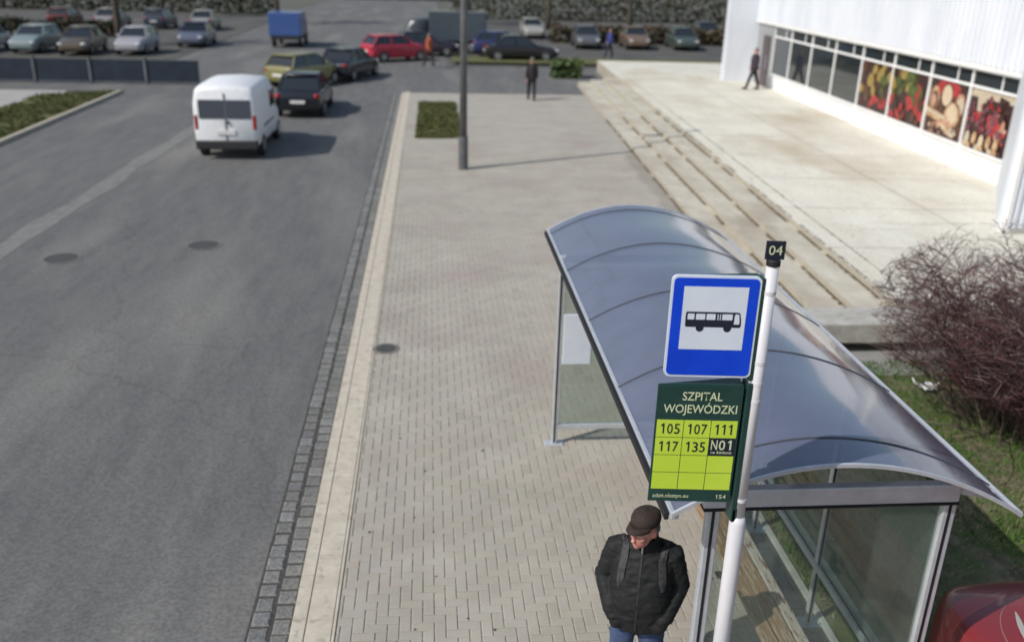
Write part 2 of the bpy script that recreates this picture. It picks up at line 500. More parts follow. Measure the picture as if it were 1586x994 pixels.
b.quad((-.84, 1, -.008), (3.36, 1, -.008), (3.36, 10.8, -.008), (-.84, 10.8, -.008))
b.quad((-.84, 10.8, -.008), (5.56, 10.8, -.008), (6.6, 27, -.008), (-.84, 27, -.008))
b.build("pavement_bed", M['joint'], kind='structure')
b = MB(); b.col = (1, 1, 1)
b.quad((-.84, 27, -.002), (6.4, 27, -.002), (6.9, 40, -.002), (-.84, 40, -.002))
b.quad((1.2, 40, -.1), (9, 40, -.1), (9, 40.3, -.1), (1.2, 40.3, -.1))
b.build("pavement_far", M['paver'], kind='structure')
b = MB(); b.box((3.36, 1, -.2), (3.42, 10.8, .025)); b.build("edging", M['oldconc'], kind='structure', bevel=.006)

# lawn behind the shelter
b = MB(); NX = 40; NY = 44
for i in range(NX + 1):
    for j in range(NY + 1):
        x = 3.42 + (12.5 - 3.42) * i / NX; y = -2 + 13.7 * j / NY
        z = .012 + .03 * (noise.noise(Vector((x * .9, y * .9, 3))) + .4) if i else .0
        b.v.append((x, y, max(z, -.01)))
for i in range(NX):
    for j in range(NY):
        a = i * (NY + 1) + j
        b.f.append((a, a + NY + 1, a + NY + 2, a + 1)); b.m.append(0); b.c.append(None)
b.build("lawn", M['soil'], kind='structure', smooth=True)
b = MB()
N = 0
for _ in range(60000):
    x = 3.43 + 5.6 * rnd.random(); y = 3.5 + 8.0 * rnd.random()
    d = noise.noise(Vector((x * 1.1, y * 1.1, 9))); d2 = noise.noise(Vector((x * 3.3, y * 3.3, 1)))
    wgt = .62 + d * 1.1 + d2 * .6
    if x > 5.0 and y > 8.3: wgt += .5
    if rnd.random() > wgt: continue
    z = max(.012 + .03 * (noise.noise(Vector((x * .9, y * .9, 3))) + .4), -.01) - .01
    h = rnd.uniform(.025, .085) * (1 + d); a = rnd.uniform(0, 6.28); w = rnd.uniform(.004, .009)
    lx = rnd.gauss(0, .035); ly = rnd.gauss(0, .035)
    q = rnd.random() + d * .5 + (.35 if (x > 5.0 and y > 8.3) else 0)
    if q > .60: c = (.075, .165, .03)
    elif q > .30: c = (.13, .155, .055)
    else: c = (.34, .285, .17)
    k = rnd.uniform(.7, 1.3); b.col = tuple(v * k for v in c)
    ca, sa = math.cos(a) * w, math.sin(a) * w
    b.add([(x - ca, y - sa, z), (x + ca, y + sa, z), (x + ca * .6 + lx * .5, y + sa * .6 + ly * .5, z + h * .6), (x + lx, y + ly, z + h), (x - ca * .6 + lx * .5, y - sa * .6 + ly * .5, z + h * .6)],
          [(0, 1, 2, 3, 4)])
b.build("grass", M['blade'], kind='stuff')

# ground in front of the stair end
b = MB(); b.box((5.56, 11.05, -.2), (8.6, 12.05, .03)); b.build("slab_path", M['slab'], kind='structure')

# ---- rotated frame of the terrace and the shop
TA = R(2.77)
TU = Vector((math.sin(TA), math.cos(TA), 0)); TN = Vector((-math.cos(TA), math.sin(TA), 0))   # along the wall; out from the wall to the street
TO = Vector((14.06, 20.9, 0))
def T(s, d, z=0.0):
    """s metres along the shop wall away from the camera, d metres out from it"""
    p = TO + TU * s + TN * d
    return (p.x, p.y, z)
S0, S1 = -8.4, 22.5
risers = [(8.15, 0.0, .11), (7.55, .11, .225), (6.95, .225, .34), (6.35, .34, .45)]
b = MB()
tv = [T(S0, 6.35, -.2), T(S1 + 7, 6.35, -.2), T(S1 + 7, -4, -.2), T(S0, -4, -.2), T(S0, 6.35, .45), T(S1 + 7, 6.35, .45), T(S1 + 7, -4, .45), T(S0, -4, .45)]
b.add(tv, [(3, 2, 1, 0), (4, 5, 6, 7), (1, 2, 6, 5), (2, 3, 7, 6), (3, 0, 4, 7)])
b.add(tv, [(0, 1, 5, 4)], 1)
b.build("terrace", [M['terrace'], M['riser']], kind='structure', fix=True)
b = MB()
for (d, z0, z1), nx in zip(risers[:3], risers[1:]):
    y = S0
    while y < S1:
        e = min(y + 2.4, S1)
        lo = [T(y + .006, d, -.1), T(e - .006, d, -.1), T(e - .006, nx[0] - .0, -.1), T(y + .006, nx[0], -.1)]
        hi = [(p[0], p[1], z1 + rnd.uniform(-.003, .003)) for p in lo]
        b.add(lo + hi, [(3, 2, 1, 0), (4, 5, 6, 7), (1, 2, 6, 5), (2, 3, 7, 6), (3, 0, 4, 7)])
        b.add(lo + hi, [(0, 1, 5, 4)], 1)
        y = e
b.build("steps", [M['step'], M['riser']], kind='structure', fix=True)
# saw-cut joints and edge course of the terrace
b = MB()
for s in [S0 + 3 * k for k in range(1, 10)]:
    b.quad(T(s - .008, 6.3, .4535), T(s + .008, 6.3, .4535), T(s + .008, .05, .4535), T(s - .008, .05, .4535))
for d in (5.9, 3.0):
    b.quad(T(S0 + .02, d - .008, .454), T(S1, d - .008, .454), T(S1, d + .008, .454), T(S0 + .02, d + .008, .454))
rc = random.Random(21)
for _ in range(26):
    s = rc.uniform(-6, 9); d = rc.uniform(.6, 5.6); L_ = rc.uniform(.5, 2.2); n = 9
    p0 = None
    for k in range(n):
        q = Vector(T(s + rc.gauss(0, .03), d, .4545)); d -= L_ / n; w = rc.uniform(.002, .007)
        if p0 is not None: b.quad(p0 - TU * w, q - TU * w, q + TU * w, p0 + TU * w)
        p0 = q
        s += rc.gauss(0, .03)
b.build("terrace_joint", M['darkconc'], kind='structure')
b = MB()
for _ in range(130):
    x, y = rc.uniform(-.7, 5.2), rc.uniform(4.5, 26) if rc.random() < .5 else rc.uniform(4.5, 10)
    if y < 10.5 and x > 3.2: continue
    r = rc.uniform(.006, .02); n = 7
    b.add([(x + math.cos(6.283 * k / n) * r * rc.uniform(.6, 1.2), y + math.sin(6.283 * k / n) * r * rc.uniform(.6, 1.2), .0035) for k in range(n)], [tuple(range(n))])
b.build("pavement_specks", M['grit'], kind='stuff')
# dirt and dead leaves gathered at the foot of each riser and along the terrace edge
b = MB()
def flakes(n, d0, z, spread, s0=S0, s1=12.0):
    for _ in range(n):
        s = rnd.uniform(s0, s1)
        if noise.noise(Vector((s * 1.3, d0, 0))) < -.22: continue
        d = d0 + abs(rnd.gauss(0, spread)); r = rnd.uniform(.006, .02)
        p = Vector(T(s, d, z + rnd.uniform(.003, .012)))
        a = rnd.uniform(0, 3.14); c = Vector((math.cos(a), math.sin(a), rnd.uniform(-.3, .3))) * r; e = Vector((-math.sin(a), math.cos(a), rnd.uniform(-.3, .3))) * r * .6
        b.quad(p - c - e, p + c - e, p + c + e, p - c + e)
for (d, z0, z1) in risers: flakes(3200, d + .004, z0, .03)
flakes(1300, 6.30, .452, .03); flakes(700, 5.9, .452, .012)
for (d, z0, z1) in risers[1:]: flakes(1300, d + .01, z0 , .012)
for _ in range(500):
    s = rnd.uniform(S0, 16); d = rnd.uniform(.1, 6.2); r = rnd.uniform(.006, .016); p = Vector(T(s, d, .456))
    b.quad(p + Vector((-r, -r * .6, 0)), p + Vector((r, -r, 0)), p + Vector((r, r * .7, .004)), p + Vector((-r * .6, r, 0)))
b.build("leaf_litter", M['litter'], kind='stuff')

# cheek wall that closes the steps towards the camera
w = thing("concrete_wall", "low weathered concrete wall closing the near end of the shop steps", "wall", (6.4, 12.0, 0))
b = MB(); b.box((5.35, 11.80, .20), (7.4, 12.52, .50)); b.build("capping", M['oldconc'], w, bevel=.012)
b = MB(); b.box((5.55, 12.1, -.2), (7.3, 12.45, .197)); b.build("footing", M['darkconc'], w)  # shade of the recess under the capping is put into the dark colour

def ragged(corners, z, amp=.09, step=.25):
    out = []
    for (a, c) in zip(corners, corners[1:] + corners[:1]):
        a = Vector(a); c = Vector(c); n = max(2, int((c - a).length / step)); nn = Vector((-(c - a).y, (c - a).x)).normalized()
        for k in range(n):
            p = a + (c - a) * (k / n); o_ = noise.noise(Vector((p.x * 2.3, p.y * 2.3, 4))) * amp * 1.6 + rnd.uniform(-amp, amp) * .4
            out.append((p.x + nn.x * o_, p.y + nn.y * o_, z))
    return out
TUFT = MB()
def tufts(corners, z, n):
    xs = [c[0] for c in corners]; ys = [c[1] for c in corners]
    k_ = 0
    while k_ < n:
        x, y = rnd.uniform(min(xs), max(xs)), rnd.uniform(min(ys), max(ys)); ins = False
        for (a, c) in zip(corners, corners[1:] + corners[:1]):
            if (a[1] > y) != (c[1] > y) and x < (c[0] - a[0]) * (y - a[1]) / (c[1] - a[1]) + a[0]: ins = not ins
        k_ += 1
        if not ins or noise.noise(Vector((x * .9, y * .9, 2))) < -.25: continue
        h = rnd.uniform(.04, .12); w = .011; a = rnd.uniform(0, 3.14); t_ = rnd.uniform(.7, 1.3)
        c = rnd.choice([(.10, .125, .035), (.13, .13, .05), (.17, .155, .075), (.08, .11, .03)]); TUFT.col = tuple(v * t_ for v in c)
        dx, dy = math.cos(a) * w, math.sin(a) * w
        TUFT.add([(x - dx, y - dy, z), (x + dx, y + dy, z), (x + dx * .5 + rnd.gauss(0, .03), y + rnd.gauss(0, .03), z + h), (x - dx * .6 + rnd.gauss(0, .03), y + rnd.gauss(0, .03), z + h * .8)], [(0, 1, 2, 3)])
v1 = [(-.5, 29.2), (1.0, 29.2), (1.0, 37), (-.45, 37)]
v2 = [(-13.1, 12), (-12.92, 12), (-12.92, 26), (-12.92, 39.3), (-15.5, 38.0), (-15.4, 26)]
b = MB(); p = ragged(v1, .006); b.add(p, [tuple(range(len(p)))]); b.build("grass_verge", M['verge'], kind='structure')
b = MB(); p = ragged(v2, -.03, .06); b.add(p, [tuple(range(len(p)))]); b.build("roadside_verge", M['verge'], kind='structure')
tufts(v1, .004, 6000); tufts(v2, -.032, 16000)
TUFT.build("verge_grass", M['blade'], kind='stuff')
b = MB(); b.quad((-22, 24, -.04), (-13.4, 24, -.04), (-14.9, 39.5, -.04), (-26, 39.5, -.04)); b.build("footpath", M['path'], kind='structure')
b = MB(); b.box((-12.9, 2, -.3), (-12.77, 39.5, .0)); b.build("kerb_far_side", M['kerb'], kind='structure')
b = MB(); b.quad((1.3, 53.2, .0), (50, 53.2, .0), (50, 56.5, .0), (1.3, 56.5, .0)); b.build("lot_verge", M['verge'], kind='structure')

# ------------------------------------------------------------------ shop
shop = thing("shop_building", "white shop building with corrugated fascia and food posters in its windows", "shop", TO)
MULL = [0.02, 2.2, 4.45, 6.9, 9.35, 11.8, 14.25, 16.7, 18.9]
ZB = .45
def corr(b, P, length, z0, z1, period=.115, depth=.028, mat=0):
    """trapezoid sheet: P(s, d, z) with s along and d outwards"""
    n = int(length / period)
    prof = []
    for i in range(n):
        s = i * period
        prof += [(s, 0), (s + period * .38, 0), (s + period * .5, depth), (s + period * .88, depth)]
    prof.append((n * period, 0))
    for (sa, da), (sb, db) in zip(prof, prof[1:]):
        b.add([P(sa, da, z0), P(sb, db, z0), P(sb, db, z1), P(sa, da, z1)], [(0, 1, 2, 3)], mat)
# wall core behind the glazing, roof
b = MB()
b.box((-.02, -.5, ZB), (23.2, -.25, 6.4), X=T)
b.box((-.02, -6, 6.4), (23.2, .25, 6.55), X=T)
b.build("wall", M['corr'], shop)
b = MB(); corr(b, lambda s, d, z: T(s - .3, .16 + d, z), 22.4, 3.22, 6.4, .26, .06); b.build("fascia", M['corr'], shop)
b = MB(); b.box((-.3, -.02, 3.08), (22.1, .20, 3.215), X=T); b.build("fascia_trim", M['panelw'], shop, bevel=.01)
# glazing frames
def window(s0, s1, kind, lab=None):
    f = MB()
    e = .001
    f.box((s0 - .035, 0, ZB), (s0 + .035, .06, 3.08), X=T)
    f.box((s1 - .035, 0, ZB), (s1 + .035, .06, 3.08), X=T) if kind == 'last' else None
    f.box((s0 + .035, 0.004, 1.02), (s1 - .035, .075, 1.10), X=T)
    f.box((s0 + .035, 0.004, 2.60), (s1 - .035, .056, 2.67), X=T)
    f.box((s0 + .035, 0.004, 3.02), (s1 - .035, .056, 3.079), X=T)
    f.box((s0 + .035, 0.004, ZB), (s1 - .035, .052, ZB + .05), X=T)
    sm = s0 + (s1 - s0) * .35
    f.box((sm - .02, 0.004, 2.67), (sm + .02, .045, 3.02), X=T)
    w = f.build("window", M['panelw'], shop, bevel=.006)
    if lab: w['label'] = lab
    g = MB(); g.box((s0 + .036, -.01, 2.672), (s1 - .036, .02, 3.018), X=T); g.build("pane", M['darkglass'], w)
    g = MB(); g.box((s0 + .036, -.02, ZB + .052), (s1 - .036, .03, 1.018), X=T); g.build("panel", M['panelw'], w)
    if kind == 'glass' or kind == 'last':
        g = MB(); g.box((s0 + .036, -.01, 1.102), (s1 - .036, .02, 2.598), X=T); g.build("pane", M['darkglass'], w)
    return w
wins = []
for i, (a, c) in enumerate(zip(MULL, MULL[1:])):
    k = 'poster' if i < 4 else ('glass' if i < len(MULL) - 2 else 'last')
    wins.append(window(a, c, k))
# posters behind the glass: flat prints
def pm(name, c1, c2, sc=8, **k): return noisy(name, (*c1, 1), (*c2, 1), sc, .35, 6, lo=.4, hi=.6, **k)
PM = [pm("print_brown", (.05, .02, .012), (.13, .055, .03), 5), pm("print_ham", (.58, .45, .30), (.68, .55, .40), 14), pm("print_meat", (.42, .20, .13), (.60, .36, .26), 9),
      pm("print_crust", (.34, .17, .08), (.62, .44, .26), 6), pm("print_red", (.30, .02, .025), (.46, .05, .05), 9), pm("print_dark", (.025, .012, .012), (.07, .03, .025), 9),
      pm("print_berry", (.10, .015, .03), (.28, .10, .13), 40), pm("print_tan", (.45, .36, .26), (.62, .54, .42), 20), pm("print_green", (.045, .07, .02), (.11, .13, .035), 5), pm("print_yellow", (.26, .18, .04), (.38, .28, .08), 7)]
def poster(wi, base, shapes):
    s0, s1 = MULL[wi] + .037, MULL[wi + 1] - .037; z0, z1 = 1.103, 2.597
    W = s1 - s0; H = z1 - z0
    p = MB(); p.box((s0, -.02, z0), (s1, .008, z1), X=T, mat=base)
    lvl = .0085
    # u runs from the camera's right to its left on the print (away along the wall): 0 = near end
    for sh in shapes:
        lvl += .0006
        kind, u, v, a, c, m = sh[:6]; rot = sh[6] if len(sh) > 6 else 0
        P = lambda x, y, l=lvl: T(min(max(x, s0 + .004), s1 - .004), l, min(max(y, z0 + .004), z1 - .004))
        if kind == 'e':
            p.disc((s0 + u * W, z0 + v * H), a * W, c * H, P, 28, m, rot)
        else:
            x, y = s0 + u * W, z0 + v * H; ca, sa = math.cos(rot), math.sin(rot)
            q = [(-a * W, -c * H), (a * W, -c * H), (a * W * .92, c * H), (-a * W * .9, c * H * .9)]
            p.poly([(x + i * ca - j * sa, y + i * sa + j * ca) for i, j in q], P, m)
    return p.build("poster", PM, wins[wi])
# berries and cured meat over pale slices (nearest window)
r2 = random.Random(3)
sh = [('r', .5, .93, .5, .07, 7), ('r', .25, .72, .12, .22, 5, .1), ('r', .72, .78, .10, .2, 7, -.2)]
for _ in range(70):
    u, v = r2.gauss(.66, .14), r2.gauss(.52, .15); r = r2.uniform(.022, .045)
    sh.append(('e', min(max(u, .05), .95), min(max(v, .2), .9), r, r * 1.35, r2.choice([6, 6, 5, 6, 4])))
for _ in range(34):
    u, v = r2.gauss(.28, .1), r2.gauss(.5, .14)
    sh.append(('e', min(max(u, .06), .6), min(max(v, .24), .85), r2.uniform(.03, .08), r2.uniform(.03, .11), r2.choice([4, 6, 5, 4, 2]), r2.uniform(-1, 1)))
for k in range(5): sh.append(('e', .86 - k * .165, .15 + .02 * (k % 2), .055, .13, r2.choice([3, 7, 1]), .12))
for k in range(9): sh.append(('e', .1 + k * .1, .05, .05, .05, [5, 3, 7][k % 3]))
poster(0, 5, sh)
sh = [('r', .5, .93, .5, .08, 5), ('e', .52, .86, .30, .16, 4), ('e', .84, .66, .12, .20, 3), ('e', .84, .62, .09, .14, 5), ('e', .86, .60, .065, .11, 2),
      ('e', .18, .62, .11, .21, 2), ('e', .17, .60, .08, .17, 7), ('e', .33, .42, .21, .25, 5, .1), ('e', .33, .42, .185, .225, 3, .1), ('e', .34, .43, .14, .18, 1, .1),
      ('e', .53, .74, .145, .215, 5), ('e', .53, .74, .125, .19, 1), ('r', .74, .34, .34, .085, 3, .10), ('r', .76, .37, .30, .035, 7, .10), ('r', .6, .19, .3, .06, 2, -.2), ('r', .55, .08, .4, .05, 5),
      ('e', .25, .12, .12, .08, 7), ('e', .46, .15, .14, .05, 1, .3), ('e', .85, .13, .1, .06, 5)]
for _ in range(24): sh.append(('e', r2.uniform(.05, .95), r2.uniform(.03, .2), r2.uniform(.015, .04), r2.uniform(.02, .05), r2.choice([2, 3, 5, 5, 1])))
poster(1, 0, sh)
def mix_print(cl, ncl):
    out = []
    for _ in range(ncl):
        u, v = r2.random(), r2.random()
        out.append(('e', u, v, r2.uniform(.04, .13), r2.uniform(.05, .15), r2.choice(cl(u, v)), r2.uniform(-1, 1)))
    return out
poster(2, 5, mix_print(lambda u, v: [4, 4, 5, 0] if v < .42 else ([8, 8, 5, 9] if u > .3 else [5, 0, 4, 8]), 60) + [('e', .08, .22, .07, .10, 4)])
poster(3, 5, mix_print(lambda u, v: [4, 0, 5] if v < .3 else [8, 5, 0, 5, 9], 60))
# far end: doorway recess, door and white end pillar
e = MB(); e.box((18.94, -.24, ZB), (21.2, .1, 3.078), X=T); e.build("recess_wall", M['soffit'], shop)
e = MB(); e.box((19.2, .1, ZB + .02), (20.1, .16, 2.6), X=T); d = e.build("door", pm("door_brown", (.05, .03, .035), (.07, .045, .05), 3), shop)
e = MB(); e.tube([T(19.3, .2, 1.2), T(19.3, .2, 1.8)], .015); e.build("handle", M['alu'], d)
e = MB(); e.box((21.2, -.4, ZB), (21.8, 1.5, 6.3), X=T); e.build("end_pillar", M['corr'], shop, bevel=.01)

# corrugated annex at the right
ann = thing("metal_annex", "white corrugated metal annex at the near end of the shop, beside the bare bush", "annex", (11.5, 16.8, 0))
AX, AY = 11.56, 16.75
b = MB()
b.add([(AX + .03, AY + .04, .0), (22, AY + .04, 0), (22, AY + 5, 0), T(-.02, -.2, 0), T(-.02, .1, 0), (AX + .03, AY + .3, 0),
       (AX + .03, AY + .04, 6.4), (22, AY + .04, 6.4), (22, AY + 5, 6.4), T(-.02, -.2, 6.4), T(-.02, .1, 6.4), (AX + .03, AY + .3, 6.4)],
      [(6, 7, 8, 9, 10, 11), (0, 1, 7, 6), (3, 4, 10, 9), (4, 5, 11, 10), (5, 0, 6, 11)])
b.build("wall", M['corr'], ann, fix=True)
b = MB(); corr(b, lambda s, d, z: (AX + .1 + s, AY + .03 - d, z), 8.5, .56, 6.4, .16, .04); b.build("cladding", M['corr'], ann)
b = MB(); b.box((AX, AY - .02, .46), (AX + .10, AY + .16, 6.4)); b.build("corner_trim", M['panelw'], ann, bevel=.008)
b = MB(); b.box((AX + .1, AY - .015, .2), (22, AY + .02, .555)); b.build("plinth", M['oldconc'], ann)

# ------------------------------------------------------------------ bus shelter
sh_ = thing("bus_shelter", "grey metal and glass bus shelter with a smoked arched roof beside the stop sign", "bus shelter", (2.4, 7.4, 0))
X0, X1, Y0, Y1 = 1.40, 3.60, 4.42, 10.50
def arch(x): return 2.61 - .265 * (x - 2.4) ** 2 if x > 2.4 else 2.61 - .31 * (x - 2.4) ** 2
NA = 36
b = MB()
for j in range(61):
    for i in range(NA + 1):
        x = X0 + (X1 - X0) * i / NA; y = Y0 + (Y1 - Y0) * j / 60
        wob = .006 * math.sin((y - 4.75) / 1.41 * 2 * math.pi) * math.sin(math.pi * i / NA)
        b.v.append((x, y, arch(x) + wob))
for j in range(60):
    for i in range(NA):
        a = j * (NA + 1) + i
        b.f.append((a, a + 1, a + NA + 2, a + NA + 1)); b.m.append(0); b.c.append(None)
roof = b.build("roof_panel", M['roof'], sh_, smooth=True)
for y in (4.75, 6.12, 7.50, 8.92, 10.3):
    b = MB()
    pts = [Vector((X0 + (X1 - X0) * i / 24, y, arch(X0 + (X1 - X0) * i / 24) - .022)) for i in range(25)]
    for p, q in zip(pts, pts[1:]): b.bar(p, q, .018, .024)
    b.build("roof_rib", M['plastic'] if y != 4.75 else M['alu'], sh_)
    b = MB()
    pts = [Vector((p.x, p.y, p.z + .026)) for p in pts]
    for p, q in zip(pts, pts[1:]): b.bar(p, q, .014, .005)
    b.build("sealing_strip", M['seal'], sh_)
for y in (Y0, Y1):
    b = MB()
    pts = [Vector((X0 + (X1 - X0) * i / 30, y, arch(X0 + (X1 - X0) * i / 30))) for i in range(31)]
    for p, q in zip(pts, pts[1:]): b.bar(p, q, .022, .022)
    b.build("roof_edge", M['alul'], sh_)
b = MB(); b.box((X0 - .005, Y0, 2.265), (X0 + .045, Y1, 2.312)); b.build("roof_edge", M['alul'], sh_, bevel=.006)
b = MB(); b.box((X0 - .036, Y0 + .03, 2.245), (X0 - .007, Y1 - .02, 2.298)); b.build("gutter_profile", M['black'], sh_, bevel=.006)
b = MB(); b.box((X1 - .014, Y0, 2.21), (X1 + .010, Y1, 2.245)); b.build("roof_edge", M['alul'], sh_, bevel=.006)

def post(x, y, z1, wx=.085, wy=.06, foot=True):
    b = MB()
    b.box((x - wx / 2, y - wy / 2, 0.0), (x + wx / 2, y + wy / 2, z1))
    p = b.build("post", M['alul'], sh_, bevel=.008)
    b = MB(); b.box((x - .012, y - wy / 2 - .004, .03), (x + .006, y + wy / 2 + .004, z1 - .01)); b.build("glazing_seal", M['black'], p)
    if foot:
        b = MB(); b.box((x - .11, y - .07, .0), (x + .11, y + .07, .014)); f = b.build("base_plate", M['alul'], p, bevel=.003)
        b = MB()
        b.tube([(x + .085, y - .04, .01), (x + .085, y - .04, .035)], .012, 6)
        b.build("bolt", M['alu'], f)
    return p
post(1.73, 4.65, 2.20); post(3.27, 4.65, 2.20)
post(3.25, 6.11, 2.27, .05, .05); post(3.25, 7.51, 2.27, .05, .05); post(3.25, 9.35, 2.27, .05, .05)
post(1.43, 9.35, 2.26, .06, .05)
b = MB(); b.box((1.66, 4.615, 2.200), (3.315, 4.685, 2.33)); b.build("beam", M['alul'], sh_, bevel=.01)
b = MB(); b.box((1.66, 4.607, 2.187), (3.315, 4.693, 2.1985)); b.build("beam_seal", M['black'], sh_)
b = MB(); b.box((1.40, 9.32, 2.265), (3.28, 9.38, 2.34)); b.build("beam", M['alu'], sh_, bevel=.01)
b = MB(); b.box((3.22, 4.70, 2.272), (3.285, 10.3, 2.33)); b.build("rear_rail", M['alu'], sh_, bevel=.006)
b = MB(); b.bar((3.3, 4.65, 2.28), (3.53, 4.62, 2.25), .035, .05); b.build("bracket", M['alul'], sh_)
b = MB(); b.bar((1.70, 4.65, 2.27), (1.44, 4.60, 2.30), .035, .05); b.build("bracket", M['alul'], sh_)
# glass: near end, rear wall, far end
b = MB(); b.box((1.78, 4.646, .30), (3.22, 4.654, 2.182)); b.build("glass_pane", M['glass'], sh_)
b = MB(); b.box((1.775, 4.63, .255), (3.225, 4.67, .298)); b.build("rail", M['alu'], sh_, bevel=.005)
for ya, yb in ((4.69, 6.08), (6.14, 7.48), (7.54, 9.32)):
    b = MB(); b.box((3.246, ya + .01, .66), (3.254, yb - .01, 2.2)); b.build("glass_pane", M['glass'], sh_)
b = MB(); b.box((3.285, 4.69, .60), (3.325, 9.3, .645)); b.build("rail", M['alul'], sh_, bevel=.006)
b = MB(); b.box((3.215, 4.69, .58), (3.243, 9.3, .64)); b.build("rail", M['alu'], sh_, bevel=.006)
b = MB(); b.box((1.47, 9.346, .27), (3.21, 9.354, 2.2)); b.build("glass_pane", M['glass'], sh_)
b = MB(); b.box((1.465, 9.325, .20), (3.215, 9.375, .262)); b.build("rail", M['alul'], sh_, bevel=.006)
b = MB(); b.box((1.475, 9.31, 1.05), (1.80, 9.335, 1.66)); b.build("notice_board", M['signwhite'], sh_, bevel=.006)

# bench
bn = thing("bench", "worn wooden plank bench on steel legs under the shelter roof", "bench", (2.72, 6.7, 0))
for (xa, xb, ya, yb, mt, lab) in ((2.54, 2.665, 5.05, 7.0, 'wood', None), (2.54, 2.665, 7.01, 8.6, 'wood', None), (2.68, 2.80, 5.05, 8.6, 'wood', None),
                             (2.815, 2.91, 5.05, 8.6, 'woodpale', "rear seat plank with pale peeling paint")):
    b = MB(); n = 14
    for k in range(n):
        pass
    b.box((xa, ya, .415), (xb, yb, .452)); p = b.build("plank", M[mt], bn, bevel=.008)
    if lab: p['label'] = lab
for y in (5.35, 6.8, 8.3):
    b = MB()
    b.box((2.70, y - .02, 0), (2.75, y + .02, .375)); b.box((2.55, y - .02, .376), (2.90, y + .02, .412)); b.box((2.64, y - .05, .0), (2.81, y + .05, -.0 + .01))
    b.build("leg", M['plastic'], bn)

# ------------------------------------------------------------------ stop sign
sg = thing("bus_stop_sign", "tall white pole carrying a blue bus sign, lime route board and 04 plate", "bus stop sign", (1.675, 4.10, 0))
PX, PY = 1.675, 4.10
b = MB(); b.tube([(PX, PY, 0), (PX, PY, 2.46), (PX, PY, 2.50)], [.046, .046, .034], 20); b.tube([(PX, PY, 2.50), (PX, PY, 3.955)], .0315, 20)
b.build("pole", M['pole'], sg, smooth=True)
bpy.context.view_layer.update()
b = MB(); b.tube([(PX, PY, 3.95), (PX, PY, 3.975), (PX, PY, 3.982)], [.035, .035, .028], 20); b.build("pole_cap", M['black'], sg)
b = MB(); b.tube([(PX, PY, .0), (PX, PY, .02)], .11, 20); b.build("base_plate", M['alu'], sg)
ya = R(5.0)
rx = Vector((math.cos(ya), -math.sin(ya), 0)); nz_ = Vector((-math.sin(ya), -math.cos(ya), 0))
def SP(ox, oz):
    O = Vector((ox, 4.125, oz))
    return lambda u, v, d=0.0: O + rx * u + Vector((0, 0, v)) + nz_ * d
def rrect(w, h, r, n=6, x0=0, z0=0):
    pts = []
    for cx, cz, a0 in ((w - r, r, -90), (w - r, h - r, 0), (r, h - r, 90), (r, r, 180)):
        for k in range(n + 1):
            a = R(a0 + 90 * k / n); pts.append((x0 + cx + r * math.cos(a), z0 + cz + r * math.sin(a)))
    return pts
def plate(b, pts, P, d0, d1, mat=0, side=None):
    n = len(pts)
    vs = [P(x, z, d1) for x, z in pts] + [P(x, z, d0) for x, z in pts]
    b.add(vs, [tuple(range(n))], mat)
    b.add(vs, [tuple(range(2 * n - 1, n - 1, -1))], mat if side is None else side)
    b.add(vs, [(i, n + i, n + (i + 1) % n, (i + 1) % n) for i in range(n)], mat if side is None else side)
# blue sign
W1, H1 = .447, .548
P1 = SP(1.183, 3.345)
b = MB(); plate(b, rrect(W1, H1, .03), P1, -.018, 0)
face = b.build("sign_face", M['signwhite'], sg)
b = MB(); plate(b, rrect(W1 - .022, H1 - .022, .024, 6, .011, .011), P1, .0006, .0022); b.build("blue_field", M['blue'], face)
sx, sz, sw, sh2 = .063, .155, .322, .338
b = MB(); plate(b, [(sx, sz), (sx + sw, sz), (sx + sw, sz + sh2), (sx, sz + sh2)], P1, .0024, .0034); b.build("white_field", M['signwhite'], face)
# bus pictogram
bx, bz, bw = .083, .278, .282
b = MB()
body = [(0, .012), (.004, 0), (.055, 0), (.055, 0), (.10, 0), (.19, 0), (.24, 0), (.278, 0), (.282, .012), (.280, .045), (.272, .078), (.262, .082), (.006, .082), (.001, .078)]
body = [p for i, p in enumerate(body) if i == 0 or p != body[i - 1]]
b.poly([(bx + x, bz + z, .0042) for x, z in body], P1, 0)
for wx in (.076, .215):
    b.disc((bx + wx, bz - .004), .020, .021, lambda x, z: P1(x, z, .0045), 24, 0)
for (x0, x1, z0, z1) in ((.010, .044, .040, .072), (.052, .098, .040, .072), (.105, .150, .040, .072), (.160, .165, .038, .072), (.172, .177, .038, .072), (.184, .236, .040, .072)):
    b.poly([(bx + x, bz + z, .0049) for x, z in rrect(x1 - x0, z1 - z0, .003, 3, x0, z0)], P1, 1)
b.poly([(bx + x, bz + z, .0049) for x, z in [(.246, .018), (.272, .018), (.273, .035), (.268, .068), (.262, .073), (.250, .073), (.246, .06)]], P1, 1)
b.build("bus_symbol", [M['ink'], M['signwhite']], face)
# backing of the blue sign: a wedge box, open towards the pole
b = MB()
q = [P1(.03, .012, -.020), P1(W1 - .005, .012, -.020), P1(W1 - .005, .012, -.085), P1(.03, H1 - .006, -.020), P1(W1 - .005, H1 - .006, -.020), P1(W1 - .005, H1 - .006, -.085)]
b.add(q, [(0, 2, 1), (3, 4, 5), (0, 1, 4, 3), (1, 2, 5, 4), (2, 0, 3, 5)])
b.build("backing", M['darkgreen'], sg)
